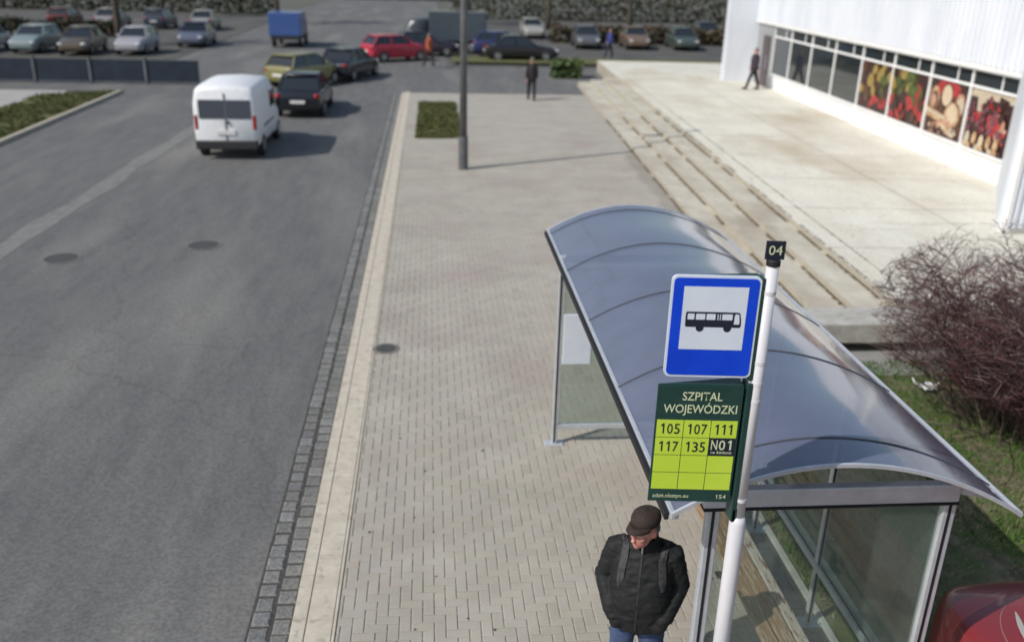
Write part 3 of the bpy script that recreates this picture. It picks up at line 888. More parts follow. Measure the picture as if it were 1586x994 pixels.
# route board
W2, H2 = .445, .665
_p2 = SP(1.163, 2.598)
P2 = lambda u, v, d=0.0: _p2(u, v * 1.044, d)
b = MB(); plate(b, [(0, 0), (W2, 0), (W2, H2), (0, H2)], P2, -.012, 0)
rb = b.build("route_board", M['darkgreen'], sg)
b = MB()
q = [P2(.0, 0.0, -.0125), P2(W2, 0.0, -.0125), P2(W2, 0.0, -.115), P2(.0, H2 + .004, -.0125), P2(W2, H2 + .004, -.0125), P2(W2, H2 + .004, -.115)]
b.add(q, [(0, 2, 1), (3, 4, 5), (0, 1, 4, 3), (1, 2, 5, 4), (2, 0, 3, 5)])
b.build("backing", M['darkgreen'], sg)
rows = [.072 + .1015 * k for k in range(5)]     # from the footer up
cols = [.010, .152, .296, .437]
for r in range(4):
    for c in range(3):
        b = MB()
        x0 = cols[c] + (.002 if c else 0); x1 = cols[c + 1] - .002; z0 = rows[3 - r] + .002; z1 = rows[4 - r] - .002
        dark = (r == 1 and c == 2)
        plate(b, [(x0, z0), (x1, z0), (x1, z1), (x0, z1)], P2, .0004, .0016)
        o = b.build("route_cell", M['ink'] if dark else M['lime'], rb)
        if dark: o['label'] = "black route cell reading N01"
def text(s, P, cx, cz, size, m, parent, align='CENTER', width=None, depth=.003, thick=0.0, name="lettering", exact=None):
    cu = bpy.data.curves.new(name, 'FONT'); cu.body = s; cu.size = 1.0; cu.align_x = 'LEFT'; cu.resolution_u = 3
    cu.offset = thick
    o = bpy.data.objects.new(name, cu); COL.objects.link(o)
    dg = bpy.context.evaluated_depsgraph_get(); dg.update()
    me = bpy.data.meshes.new_from_object(o.evaluated_get(dg))
    bpy.data.objects.remove(o)
    xs = [v.co.x for v in me.vertices]; ys = [v.co.y for v in me.vertices]
    x0, x1 = min(xs), max(xs)
    capk = size
    if exact: capk = exact / (max(ys) - min(ys))
    sxk = (width / (x1 - x0)) if width else capk
    mid = (x0 + x1) / 2 if align == 'CENTER' else (x0 if align == 'LEFT' else x1)
    off = wloc(parent)
    for v in me.vertices:
        x = cx + (v.co.x - mid) * sxk; z = cz + v.co.y * capk
        v.co = P(x, z, depth) - off
    me.materials.clear(); me.materials.append(m); me.update()
    t = bpy.data.objects.new(name, me); COL.objects.link(t); t.parent = parent
    return t
def number(s, P, cx, cz, h, m, parent, width, depth=.003, sw=.13):
    """digits set in equal cells; the 1 is drawn with its flag"""
    n = len(s); cell = width / n; off = wloc(parent); b = MB()
    for i, ch in enumerate(s):
        x0 = cx - width / 2 + cell * i
        if ch == '1':
            t = h * sw * 1.05; xm = x0 + cell * .58
            pts = [(xm - t / 2, 0), (xm + t / 2, 0), (xm + t / 2, h), (xm - t * .35, h), (xm - t / 2 - h * .20, h * .80), (xm - t / 2 - h * .15, h * .70), (xm - t / 2, h * .80)]
            b.add([P(x, cz + z, depth) for x, z in pts], [tuple(range(len(pts)))])
        else:
            o = text(ch, P, x0 + cell * .5, cz, h, m, parent, width=cell * .80, depth=depth, thick=.006, exact=h)
            me = o.data
            b.add([v.co + off for v in me.vertices], [tuple(p.vertices) for p in me.polygons])
            bpy.data.objects.remove(o)
    return b.build("lettering", m, parent)
text("SZPITAL", P2, .235, .588, .066, M['cream'], rb, width=.208, thick=.008)
text("WOJEWÓDZKI", P2, .230, .518, .066, M['cream'], rb, width=.385, thick=.008)
zt = rows[3] + .022
for s, c, z, w in (("105", 0, zt, .100), ("107", 1, zt, .100), ("111", 2, zt, .096), ("117", 0, zt - .1015, .100), ("135", 1, zt - .1015, .102)):
    number(s, P2, (cols[c] + cols[c + 1]) / 2, z, .058, M['ink'], rb, w + .012)
number("N01", P2, (cols[2] + cols[3]) / 2, rows[2] + .036, .056, M['cream'], rb, .125, sw=.15)
text("na żądanie", P2, (cols[2] + cols[3]) / 2, rows[2] + .014, .021, M['cream'], rb, width=.11, thick=.01)
text("zdzit.olsztyn.eu", P2, .022, .024, .032, M['cream'], rb, 'LEFT', width=.195, thick=.006)
number("154", P2, .392, .022, .024, M['cream'], rb, .062, sw=.15)
# mounting channel and clamps
b = MB(); b.box((1.622, 4.075, 2.48), (1.648, 4.17, 3.315)); b.box((1.626, 4.085, 3.33), (1.648, 4.16, 3.885)); b.build("mounting_channel", M['darkgreen'], sg, bevel=.004)
for z in (2.60, 3.20, 3.30, 3.42, 3.80):
    b = MB(); b.tube([(PX, PY, z), (PX, PY, z + .02)], .0335, 20); b.box((1.63, 4.09, z), (1.66, 4.14, z + .02)); b.build("clamp", M['pole'], sg, smooth=False)
b = MB(); b.box((1.625, 4.075, 2.475), (1.66, 4.155, 2.56)); b.build("bracket", M['darkgreen'], sg, bevel=.006)
# number plate on top
P3 = lambda u, v, d=0.0: Vector((1.628, 4.10, 3.983)) + rx * u + Vector((0, 0, v)) + nz_ * d
b = MB(); plate(b, [(0, 0), (.094, 0), (.094, .092), (0, .092)], P3, -.006, .006); npl = b.build("number_plate", M['ink'], sg)
text("04", P3, .047, .024, .068, M['cream'], npl, width=.066, depth=.008, thick=.0)

# ------------------------------------------------------------------ man waiting beside the shelter
MX, MY = 1.505, 5.30
ang = R(17)                                    # turned a little to the street
ex = Vector((math.cos(ang), -math.sin(ang), 0)); ey = Vector((-math.sin(ang), -math.cos(ang), 0))   # to the photo's right; the way he faces
def Q(a, f, z): return Vector((MX, MY, 0)) + ex * a + ey * f + Vector((0, 0, z))
QM = Matrix((ex, ey, Vector((0, 0, 1)))).transposed()
man = thing("person", "standing man in black jacket, dark cap and jeans with both hands in pockets", "person", (MX, MY, 0))
HC = (-.012, .075, 1.640)                        # head centre, bent forward
TL = R(4)
HT = 1.08 * (QM @ Matrix.Rotation(R(34), 3, 'Z') @ Matrix.Rotation(-TL, 3, 'X'))
def HP(a, f, z): return Q(*HC) + HT @ Vector((a, f, z))
# body: head, neck, arms with hands, legs: one surface
b = MB()
b.ell(HP(0, 0, .015), (.078, .098, .110), M=HT)
b.ell(HP(0, .035, -.05), (.060, .066, .068), M=HT)           # jaw
b.ell(HP(0, .078, -.092), (.026, .022, .022), M=HT)          # chin
b.tube([HP(0, .090, .022), HP(0, .112, -.012), HP(0, .122, -.030), HP(0, .100, -.042)], [.010, .014, .019, .012], 10)   # nose
b.ell(HP(0, .094, -.062), (.026, .013, .008), M=HT)
b.ell(HP(0, .094, -.076), (.022, .013, .008), M=HT)
for i in (-1, 1):
    b.ell(HP(i * .081, -.008, -.006), (.012, .024, .034), M=HT)   # ear
    b.ell(HP(i * .040, .074, -.018), (.026, .022, .022), M=HT)    # cheek
    b.ell(HP(i * .032, .086, .030), (.024, .012, .008), M=HT)     # brow
    sh0, el, wr = Q(i * .19, -.02, 1.43), Q(i * .265, -.03, 1.15), Q(i * .205, .125, .975)
    b.tube([sh0, (sh0 + el) / 2, el], [.058, .052, .044], 12)
    b.tube([el, (el + wr) / 2, wr], [.044, .040, .029], 12)
    pw = Q(i * .150, .125, .90)
    b.ell((wr + pw) / 2, (.040, .022, .055), M=QM)
    for k, (dx, ln) in enumerate(((-.028, .062), (-.009, .074), (.010, .068), (.027, .050))):
        p0 = pw + ex * dx; p1 = p0 + Vector((0, 0, -ln * .55)) + ey * .008; p2 = p1 + Vector((0, 0, -ln * .5)) - ey * .012
        b.tube([p0 + Vector((0, 0, .02)), p1, p2], [.010, .009, .0075], 8)
    b.tube([wr + ex * (-i * .03), pw + ex * (-i * .045) + Vector((0, 0, .01)), pw + ex * (-i * .055) + Vector((0, 0, -.025))], [.012, .011, .009], 8)
    hip, kn, an = Q(i * .095, 0, .90), Q(i * .115, .02, .49), Q(i * .13, -.02, .09)
    b.tube([hip, (hip + kn) / 2, kn, (kn + an) / 2, an], [.088, .078, .058, .055, .038], 12)
    b.tube([an, Q(i * .135, .06, .05), Q(i * .14, .15, .035)], [.036, .036, .028], 10)
b.tube([HP(0, -.012, -.03), Q(0, -.02, 1.50), Q(0, -.03, 1.40)], [.058, .062, .075], 14)
b.tube([Q(0, 0, .88), Q(0, .01, 1.0), Q(0, .0, 1.2), Q(0, -.02, 1.34), Q(0, -.03, 1.42)], [.12, .13, .12, .09, .06], 18)
b.ell(Q(0, -.02, 1.38), (.17, .065, .06), M=QM)
o = b.build("body", M['skin'], man); remesh(o, .009, 5)
# eyes half hidden under the brim
b = MB()
for i in (-1, 1):
    e_ = MB(); e_.ell(HP(i * .032, .083, .012), (.012, .009, .007), M=HT, nu=10, nv=6); e_.build("eye", M['hair'], man, smooth=True)
# jacket
b = MB()
def ring_loft(b, rings, n=28):
    vs = []; fs = []
    for (a0, f0, z, ra, rf) in rings:
        for k in range(n):
            t = 2 * math.pi * k / n
            c, s_ = math.cos(t), math.sin(t)
            c = math.copysign(abs(c) ** .85, c); s_ = math.copysign(abs(s_) ** .85, s_)
            vs.append(Q(a0 + ra * c, f0 + rf * s_, z))
    m_ = len(rings)
    for j in range(m_ - 1):
        for k in range(n):
            fs.append((j * n + k, j * n + (k + 1) % n, (j + 1) * n + (k + 1) % n, (j + 1) * n + k))
    fs.append(tuple(range(n - 1, -1, -1))); fs.append(tuple((m_ - 1) * n + k for k in range(n)))
    b.add(vs, fs)
ring_loft(b, [(0, .01, .80, .190, .150), (0, .012, .83, .205, .165), (0, .02, .92, .222, .178), (0, .03, 1.05, .226, .190), (0, .02, 1.18, .222, .178),
              (0, .005, 1.30, .218, .155), (0, -.01, 1.38, .208, .130), (0, -.015, 1.44, .170, .105), (0, -.01, 1.49, .105, .088), (0, .0, 1.53, .085, .082)])
for i in (-1, 1):
    sh0, el, wr = Q(i * .20, -.02, 1.405), Q(i * .272, -.035, 1.14), Q(i * .200, .125, .965)
    b.tube([Q(i * .13, -.02, 1.43), sh0, (sh0 + el) / 2, el], [.070, .080, .076, .070], 14)
    b.ell(el, (.072, .072, .08), M=QM)
    b.tube([el, (el * .5 + wr * .5), wr, Q(i * .165, .15, .915)], [.070, .064, .056, .052], 14)
    b.ell(Q(i * .150, .130, .895), (.066, .060, .085), M=QM)
o = b.build("jacket", M['jacket'], man); remesh(o, .010, 4, .011, .10)
# collar, open at the throat
b = MB()
for k in range(22):
    pass
vs = []; fs = []
n = 26
for j, (z, r, t) in enumerate(((1.475, .098, 0), (1.52, .092, .004), (1.555, .090, .006), (1.558, .080, .006), (1.50, .078, .0))):
    for k in range(n + 1):
        a = R(-90 + 24) + (2 * math.pi - R(48)) * k / n if False else R(90 + 20) + (2 * math.pi - R(40)) * k / n
        vs.append(Q(math.cos(a) * r, .005 + math.sin(a) * r, z + (.0 if j in (0, 4) else -.012 * math.sin(a))))
for j in range(4):
    for k in range(n):
        fs.append((j * (n + 1) + k, j * (n + 1) + k + 1, (j + 1) * (n + 1) + k + 1, (j + 1) * (n + 1) + k))
b = MB(); b.add(vs, fs); b.build("collar", M['jacket'], man, smooth=True)
from mathutils.bvhtree import BVHTree
JK = o
bv = BVHTree.FromPolygons([v.co + wloc(man) for v in JK.data.vertices], [tuple(p.vertices) for p in JK.data.polygons])
def front(a, z, out=.003):
    """point on the front of the jacket at (a, z)"""
    hit = bv.ray_cast(Q(a, .6, z), -ey)
    return hit[0] + ey * out if hit[0] is not None else Q(a, .15, z)
def skin_at(p, out=.003):
    c, n_, _, _ = bv.find_nearest(p)
    if n_.dot(p - Q(0, 0, p.z - .08)) < 0: n_ = -n_
    return c + n_ * out, n_
b = MB()
pts = [Q(-.014, .107, 1.535), Q(-.013, .112, 1.505), Q(-.012, .116, 1.475), front(-.012, 1.445, .006)]
for p, q in zip(pts, pts[1:]): b.bar(p, q, .010, .006, up=ey)
b.build("zip", M['zip'], man)
b = MB()
pts = [front(-.012, z, .002) for z in (1.44, 1.38, 1.30, 1.22, 1.12, 1.02, .92, .84)]
for p, q in zip(pts, pts[1:]): b.bar(p, q, .014, .008, up=ey)
b.build("placket", M['plastic'], man)
# jeans
b = MB()
for i in (-1, 1):
    hip, kn, an = Q(i * .095, 0, .88), Q(i * .115, .02, .49), Q(i * .13, -.02, .10)
    b.tube([hip, (hip + kn) / 2, kn, (kn + an) / 2, an], [.108, .096, .078, .075, .072], 16)
b.ell(Q(0, 0, .90), (.185, .135, .12), M=QM)
o = b.build("jeans", M['jeans'], man); remesh(o, .012, 4, .006, .09)
for i in (-1, 1):
    b = MB(); b.tube([Q(i * .128, -.07, .045), Q(i * .132, .0, .05), Q(i * .137, .09, .045), Q(i * .14, .17, .032)], [.042, .048, .046, .030], 14)
    b.box((-.045 + 0, 0, 0), (-.044, .001, .001)) if False else None
    b.build("shoe", M['shoe'], man, smooth=True)
# flat cap with brim
cp = MB()
vs = []; fs = []
n = 24
rings = [(.086, .106, .050), (.090, .112, .068), (.091, .110, .090), (.083, .100, .116), (.060, .072, .136), (.025, .03, .143), (.004, .004, .144)]
for (ra, rf, z) in rings:
    for k in range(n):
        t = 2 * math.pi * k / n
        vs.append(HP(math.cos(t) * ra, -.008 + math.sin(t) * rf - (z - .03) * .10, z + .012 * math.sin(t) * (1 if z < .06 else .4)))
for j in range(len(rings) - 1):
    for k in range(n): fs.append((j * n + k, j * n + (k + 1) % n, (j + 1) * n + (k + 1) % n, (j + 1) * n + k))
fs.append(tuple((len(rings) - 1) * n + k for k in range(n)))
cp.add(vs, fs)
cap = cp.build("cap", M['cap'], man, smooth=True)
br = MB(); vs = []; fs = []
nb = 14
for j, (e0, dz) in enumerate(((0.0, .0), (.5, -.004), (1.0, -.018))):
    for k in range(nb + 1):
        t = R(18) + R(144) * k / nb
        ca, sa = math.cos(t), math.sin(t)
        px = ca * .084; pf = -.008 + sa * .103
        qx = ca * .080; qf = pf + .066 * (sa ** .8)
        zz = .062 + dz - .012 * abs(ca) ** 2 * e0 - .0 
        vs.append(HP(px + (qx - px) * e0, pf + (qf - pf) * e0, zz))
for j in range(2):
    for k in range(nb): fs.append((j * (nb + 1) + k, j * (nb + 1) + k + 1, (j + 1) * (nb + 1) + k + 1, (j + 1) * (nb + 1) + k))
br.add(vs, fs)
bo = br.build("brim", M['cap'], cap, smooth=True); md = bo.modifiers.new("s", 'SOLIDIFY'); md.thickness = .006; md.offset = 0
bake(bo)
# grey hair under the cap
b = MB(); b.ell(HP(0, -.03, -.0), (.084, .088, .062), M=HT); b.build("hair", M['hair'], man, smooth=True)
# backpack: separate thing
bp = thing("backpack", "dark backpack with grey shoulder straps worn by the man in the cap", "backpack", Q(0, -.24, 1.0))
b = MB(); ring = []
b.ell(Q(0, -.245, 1.19), (.145, .075, .22), M=QM); b.ell(Q(0, -.285, 1.10), (.12, .06, .12), M=QM)
o = b.build("pack", M['plastic'], bp); remesh(o, .012, 4)
for i in (-1, 1):
    b = MB()
    pts = [(i * .11, -.20, 1.40), (i * .125, -.12, 1.478), (i * .132, -.02, 1.506), (i * .138, .06, 1.478), (i * .146, .120, 1.41), (i * .152, .150, 1.33), (i * .156, .168, 1.26), (i * .160, .168, 1.20)]
    vs = []; fs = []
    cs = [skin_at(Q(*p)) for p in pts]
    for j, (c, nrm) in enumerate(cs):
        w = .027 if j < 7 else .010
        d = (cs[min(j + 1, len(pts) - 1)][0] - cs[max(j - 1, 0)][0]).normalized()
        s_ = d.cross(nrm).normalized()
        for (u_, v_) in ((-w, 0), (w, 0), (w, .007), (w * .25, .009), (-w * .25, .009), (-w, .007)):
            vs.append(c + s_ * u_ + nrm * (v_ - .002))
    for j in range(len(pts) - 1):
        for k in range(6): fs.append((j * 6 + k, j * 6 + (k + 1) % 6, (j + 1) * 6 + (k + 1) % 6, (j + 1) * 6 + k))
    b.add(vs, fs); b.build("strap", M['strap'], bp, smooth=False)

# ------------------------------------------------------------------ bare bush
bush = thing("bare_shrub", "large leafless purple-brown shrub at the right, beside the shop terrace", "shrub", (7.35, 9.35, 0))
BC, BR = Vector((7.45, 9.75, 1.30)), Vector((2.0, 1.9, 1.30))
def inbush(p): return ((p.x - BC.x) / BR.x) ** 2 + ((p.y - BC.y) / BR.y) ** 2 + ((p.z - BC.z) / BR.z) ** 2 < 1.0 + .10 * noise.noise(p * 2.2)
def grow(bm, p, d, length, r, seg, curl, depth, rr, cols, clip=False):
    pts = [p.copy()]; d = d.normalized()
    for i in range(seg):
        d = (d + Vector((rr.gauss(0, .10), rr.gauss(0, .10), rr.gauss(0, .07) - curl * (i + 1) / seg))).normalized()
        p = p + d * (length / seg)
        if clip and p.z > .7 and not inbush(p): break
        if clip and depth and p.z < .8 and (p.x - 7.5) ** 2 + (p.y - 9.4) ** 2 > (.35 + 1.25 * p.z) ** 2: break
        if clip and p.z < .25 and depth: break
        pts.append(p.copy())
    if len(pts) < 2: return [pts[0]] * (seg + 1)
    full = seg; seg = len(pts) - 1
    rad = [r * (1 - .75 * i / seg) for i in range(seg + 1)]
    k = rr.uniform(.75, 1.35); c = rr.choice(cols); bm.col = tuple(v * k for v in c)
    bm.tube(pts, rad, 3 if r < .006 else 5, cap=False)
    return pts + [pts[-1]] * (full - seg)
rb_ = random.Random(11)
br_ = MB(); tw = MB()
cb = [(.12, .085, .065), (.19, .155, .13)]
ct = [(.075, .026, .030), (.105, .040, .040), (.04, .02, .026), (.20, .15, .14)]
for k in range(190):
    a = rb_.uniform(0, 2 * math.pi); rad = rb_.uniform(0, .75)
    base = Vector((7.30 + math.cos(a) * rad, 9.45 + math.sin(a) * rad, -.02))
    out = Vector((math.cos(a), math.sin(a), 0)) * rb_.uniform(.15, 1.25) + Vector((rb_.gauss(0, .15) - .10, rb_.gauss(0, .15), 0))
    L_ = rb_.uniform(1.7, 2.75)
    st = grow(br_, base, out + Vector((0, 0, rb_.uniform(.8, 1.5))), L_, rb_.uniform(.007, .014), 8, .13, 0, rb_, cb, True)
    for i in range(2, 9):
        for _ in range(5):
            if (st[i] - st[i - 1]).length < 1e-5 or st[i].z < .35: continue
            q = st[i]; dd = (st[i] - st[i - 1]).normalized()
            a2 = rb_.uniform(0, 6.28)
            side = Vector((math.cos(a2), math.sin(a2), rb_.uniform(-.1, .7)))
            t1 = grow(tw, q, dd * .5 + side * .9 + out * .3, rb_.uniform(.35, .75), .005, 6, .15, 1, rb_, ct, True)
            for m_ in (2, 3, 4, 5):
                if rb_.random() < .8 and (t1[m_] - t1[m_ - 1]).length > 1e-5:
                    a3 = rb_.uniform(0, 6.28)
                    grow(tw, t1[m_], (t1[m_] - t1[m_ - 1]).normalized() * .8 + Vector((math.cos(a3), math.sin(a3), rb_.uniform(-.3, .5))) * .8, rb_.uniform(.12, .34), .0034, 4, .18, 2, rb_, ct, True)
br_.build("branches", M['twig'], bush); tw.build("twigs", M['twig'], bush)

# plastic bag caught in the grass
b = MB()
bg_c = Vector((6.70, 10.50, .08))
for j in range(9):
    for i in range(12):
        u = i / 11 * 2 - 1; v = j / 8 * 2 - 1
        n1 = noise.noise(Vector((u * 2.3, v * 2.3, 5))); n2 = noise.noise(Vector((u * 5, v * 5, 1)))
        b.v.append(tuple(bg_c + Vector((u * .13 * (1 - .35 * v * v) + n2 * .02, v * .07 * (1 - .3 * u * u) + n1 * .03, .06 * (1 - u * u) * (1 - v * v) + n1 * .04 + abs(n2) * .03 + .02))))
for j in range(8):
    for i in range(11): a = j * 12 + i; b.f.append((a, a + 1, a + 13, a + 12)); b.m.append(0); b.c.append(None)
for sx_ in (-1, 1):
    b.tube([bg_c + Vector((sx_ * .10, .02, .03)), bg_c + Vector((sx_ * .19, .04, .08)), bg_c + Vector((sx_ * .23, .05, .15))], [.022, .014, .006], 6)
tag(b.build("plastic_bag", M["panelw"], smooth=True), "crumpled white plastic bag lying in the grass below the bare bush", "bag")

# ------------------------------------------------------------------ vehicles
def loft(b, st, n=10, mat=0):
    """stations (y, halfwidth, z0, z1, tumble): rounded box sections"""
    vs = []; fs = []
    for (y, w, z0, z1, tw_) in st:
        h = z1 - z0
        sec = [(0, z0), (w * .80, z0), (w * .97, z0 + h * .10), (w, z0 + h * .35), (w * (1 - tw_ * .25), z0 + h * .75), (w * (1 - tw_), z1 - h * .06), (w * (1 - tw_) * .86, z1), (0, z1 + h * .02)]
        sec = sec + [(-x, z) for x, z in reversed(sec[1:-1])]
        for x, z in sec: vs.append((x, y, z))
    m_ = 14
    for j in range(len(st) - 1):
        for k in range(m_): fs.append((j * m_ + k, j * m_ + (k + 1) % m_, (j + 1) * m_ + (k + 1) % m_, (j + 1) * m_ + k))
    fs.append(tuple(range(m_ - 1, -1, -1))); fs.append(tuple((len(st) - 1) * m_ + k for k in range(m_)))
    b.add(vs, fs, mat)
PAINT = {}
def paint(c, rough=.3):
    if c not in PAINT: PAINT[c] = mat("car_paint", (*c, 1), rough, 0, .5, .5)
    return PAINT[c]
def wheels(t, ys, w, r=.31):
    for y in ys:
        for i in (-1, 1):
            b = MB(); b.tube([(i * (w - .20), y, r), (i * (w - .17), y, r), (i * (w - .01), y, r), (i * (w + .005), y, r)], [r - .03, r, r, r - .03], 24)
            wh = b.build("wheel", M['tyre'], t, smooth=False)
            b = MB(); b.tube([(i * (w - .0), y, r), (i * (w + .012), y, r)], [r * .62, r * .55], 16); b.build("rim", M['rim'], wh)
def car(name, label, cat, col, group=None, L=4.3, W=.87, H=1.45, kind='sedan'):
    """front towards +y, rear at y=-L/2"""
    t = thing(name, label, cat, (0, 0, 0), group)
    h = L / 2
    b = MB()
    if kind == 'sedan':
        loft(b, [(-h, W * .80, .40, .78, .04), (-h + .07, W * .92, .30, .90, .04), (-h + .35, W * .99, .22, .96, .05), (-.6, W, .20, .94, .05), (.7, W, .20, .95, .05), (h - .9, W * .99, .20, .90, .06), (h - .30, W * .94, .22, .78, .08), (h - .06, W * .80, .28, .64, .08), (h, W * .62, .34, .56, .06)])
    else:
        loft(b, [(-h, W * .80, .42, .86, .04), (-h + .06, W * .93, .30, .98, .04), (-h + .30, W * .99, .22, 1.02, .04), (-.6, W, .20, 1.0, .04), (.8, W, .20, 1.0, .05), (h - .75, W * .99, .20, .96, .06), (h - .30, W * .93, .22, .84, .08), (h - .06, W * .82, .28, .68, .06), (h, W * .66, .34, .58, .06)])
    bo = b.build("body", paint(col), t, smooth=True, fix=True); s_ = bo.modifiers.new("s", 'SUBSURF'); s_.levels = 2; s_.render_levels = 2
    zb = .90 if kind == 'sedan' else .97
    b = MB()
    if kind == 'sedan': gh = [(-h + .55, .72, zb - .05), (-h + 1.15, .62, H - .05), (.15, .62, H - .04), (h - 1.25, .74, zb - .05)]
    elif kind == 'hatch': gh = [(-h + .12, .74, zb - .05), (-h + .50, .63, H - .05), (.15, .63, H - .04), (h - 1.15, .74, zb - .05)]
    b = MB()
    k = W / .87
    (ya_, wa, za), (yb_, wb_, zb_), (yc, wc, zc), (yd, wd, zd) = gh
    f4 = [(-wa * k * 1.08, ya_, za), (wa * k * 1.08, ya_, za), (wd * k * 1.08, yd, zd), (-wd * k * 1.08, yd, zd)]
    u4 = [(-wb_ * k, yb_, zb_), (wb_ * k, yb_, zb_), (wc * k, yc, zc), (-wc * k, yc, zc)]
    b.add(f4 + u4, [(0, 3, 2, 1), (4, 5, 6, 7), (0, 1, 5, 4), (1, 2, 6, 5), (2, 3, 7, 6), (3, 0, 4, 7)])
    b.build("greenhouse", M['carglass'], t, bevel=.04)
    b = MB()
    loft(b, [(yb_ - .10, wb_ * k * .90, zb_ - .01, zb_ + .045, .1), (yb_ + .1, wb_ * k * 1.02, zb_ - .01, zb_ + .06, .1), (yc - .2, wc * k * 1.02, zc - .01, zc + .06, .1), (yc + .08, wc * k * .90, zc - .02, zc + .035, .1)])
    b.build("roof", paint(col), t, smooth=True)
    for i in (-1, 1):
        for (p, q) in ((f4[0], u4[0]), (f4[3], u4[3])):
            b = MB(); b.bar((p[0] * -i * 1.005, p[1], p[2]), (q[0] * -i * 1.01, q[1], q[2] + .01), .06, .05); b.build("pillar", paint(col), t)
        ym = (yb_ + yc) / 2
        b = MB(); b.bar((i * (wa + wd) / 2 * k * 1.085, ym, zb), (i * wc * k * 1.01, ym, zb_), .07, .04); b.build("pillar", paint(col), t)
        b = MB(); b.box((i * W * .90 - .07, h - 1.45, zb + .02), (i * W * .90 + .11 * (1 if i > 0 else 1), h - 1.30, zb + .16)) if False else b.ell((i * (W + .05), h - 1.42, zb + .06), (.09, .06, .07), nu=10, nv=6); b.build("mirror", paint(col), t, smooth=True)
        b = MB(); b.ell((i * W * .70, h - .13, .64), (.16, .12, .075), nu=12, nv=8); b.build("headlight", M['lampglass'], t, smooth=True)
        b = MB(); b.ell((i * W * .78, -h + .07, .80), (.12, .07, .09), nu=12, nv=8); b.build("taillight", M['taillamp'], t, smooth=True)
    b = MB(); b.box((-.26, -h - .015, .55), (.26, -h + .05, .66)); b.build("number_plate", M['plate'], t)
    wheels(t, (-h + .75, h - .80), W)
    return t
def children(o): return [c for c in bpy.data.objects if c.parent == o]
def copy_thing(o, label, loc, rot=0, col=None):
    c = o.copy(); COL.objects.link(c); c['label'] = label; c.location = loc; c.rotation_euler = (0, 0, rot)
    for ch in children(o):
        d = ch.copy(); COL.objects.link(d); d.parent = c
        if col and ch.data and ch.data.materials and ch.data.materials[0].name.startswith("car_paint"):
            d.data = ch.data.copy(); d.data.materials[0] = paint(col)
        for g_ in children(ch):
            e2 = g_.copy(); COL.objects.link(e2); e2.parent = d
    return c
ZR = -.12
# white van seen from behind
van = thing("van", "small white panel van driving away in the right-hand lane", "van", (0, 0, 0))
b = MB()
loft(b, [(-2.1, .80, .42, 1.90, .10), (-2.04, .88, .34, 2.00, .10), (-1.9, .90, .26, 2.04, .10), (-.3, .91, .24, 2.06, .10), (.65, .91, .24, 2.03, .12), (.95, .91, .24, 1.90, .14)])
bo = b.build("body", M['white'], van, smooth=True, fix=True)
b = MB(); loft(b, [(.9, .90, .24, 1.14, .05), (1.5, .89, .24, 1.06, .06), (1.95, .82, .26, .92, .06), (2.12, .66, .34, .74, .06)]); b.build("bonnet", M['white'], van, smooth=True)
b = MB(); b.add([(-.80, .93, 1.12), (.80, .93, 1.12), (.80, 1.5, 1.10), (-.80, 1.5, 1.10), (-.70, .90, 1.84), (.70, .90, 1.84), (.68, .98, 1.82), (-.68, .98, 1.82)],
                [(0, 3, 2, 1), (4, 5, 6, 7), (0, 1, 5, 4), (1, 2, 6, 5), (2, 3, 7, 6), (3, 0, 4, 7)]); b.build("windscreen", M['carglass'], van)
for i in (-1, 1):
    xa, xb = (.03, .72) if i > 0 else (-.72, -.03)
    b = MB(); b.box((xa, -2.125, 1.16), (xb, -2.04, 1.68)); b.build("rear_window", M['vanglass'], van, bevel=.02)
    b = MB(); b.box((i * .80 - .05, -2.11, .85), (i * .80 + .05, -2.02, 1.25)); b.build("taillight", M['taillamp'], van, bevel=.02)
    b = MB(); b.ell((i * .62, 2.0, .72), (.16, .10, .10), nu=12, nv=8); b.build("headlight", M['lampglass'], van, smooth=True)
    b = MB(); b.ell((i * 1.0, 1.0, 1.2), (.09, .06, .12), nu=10, nv=6); b.build("mirror", M['plastic'], van, smooth=True)
    b = MB(); b.box((i * .885 - .02, .0, 1.18), (i * .885 + .02 , .85, 1.66)); b.build("side_window", M['carglass'], van, bevel=.02)
b = MB(); b.box((-.008, -2.128, .56), (.008, -2.08, 1.86)); b.build("door_seam", M['plastic'], van)
b = MB(); b.box((.05, -2.15, 1.02), (.10, -2.11, 1.10)); b.build("door_handle", M['plastic'], van)
for i in (-1, 1):
    b = MB(); b.box((i * .897 - .012, -1.2, .80), (i * .897 + .012, .55, .87)); b.build("side_moulding", M['plastic'], van)
b = MB(); b.box((-.86, -2.18, .30), (.86, -2.0, .55)); b.build("bumper", M['plastic'], van, bevel=.04)
b = MB(); b.box((-.25, -2.135, .72), (.25, -2.09, .84)); b.build("number_plate", M['plate'], van)
wheels(van, (-1.35, 1.35), .90)
van.location = (-5.75, 28.3, ZR)

dark = car("parked_car", "black saloon car just in front of the white van", "car", (.012, .014, .02), None, 4.4)
dark.name = "car"; dark.location = (-4.75, 35.6, ZR)
hatch = car("car", "bright red hatchback on the road beyond the junction, left of the lamp pole", "car", (.42, .02, .05), None, 3.9, .83, 1.45, 'hatch')
hatch.location = (-1.95, 54.5, ZR); hatch.rotation_euler = (0, 0, R(-60))
copy_thing(dark, "dark navy car crossing the junction between the black and red cars", (-3.95, 46.0, ZR), R(-18), (.015, .016, .03))
copy_thing(hatch, "olive yellow hatchback just beyond the black car in front of the van", (-5.7, 43.0, ZR), R(-30), (.20, .19, .075))
copy_thing(dark, "dark purple car close behind the red hatchback", (-.5, 57.8, ZR), R(-80), (.03, .022, .04))
copy_thing(dark, "black car parked beyond the junction, behind the walking pedestrian", (5.4, 55.6, ZR + .02), R(-88), (.014, .013, .016))
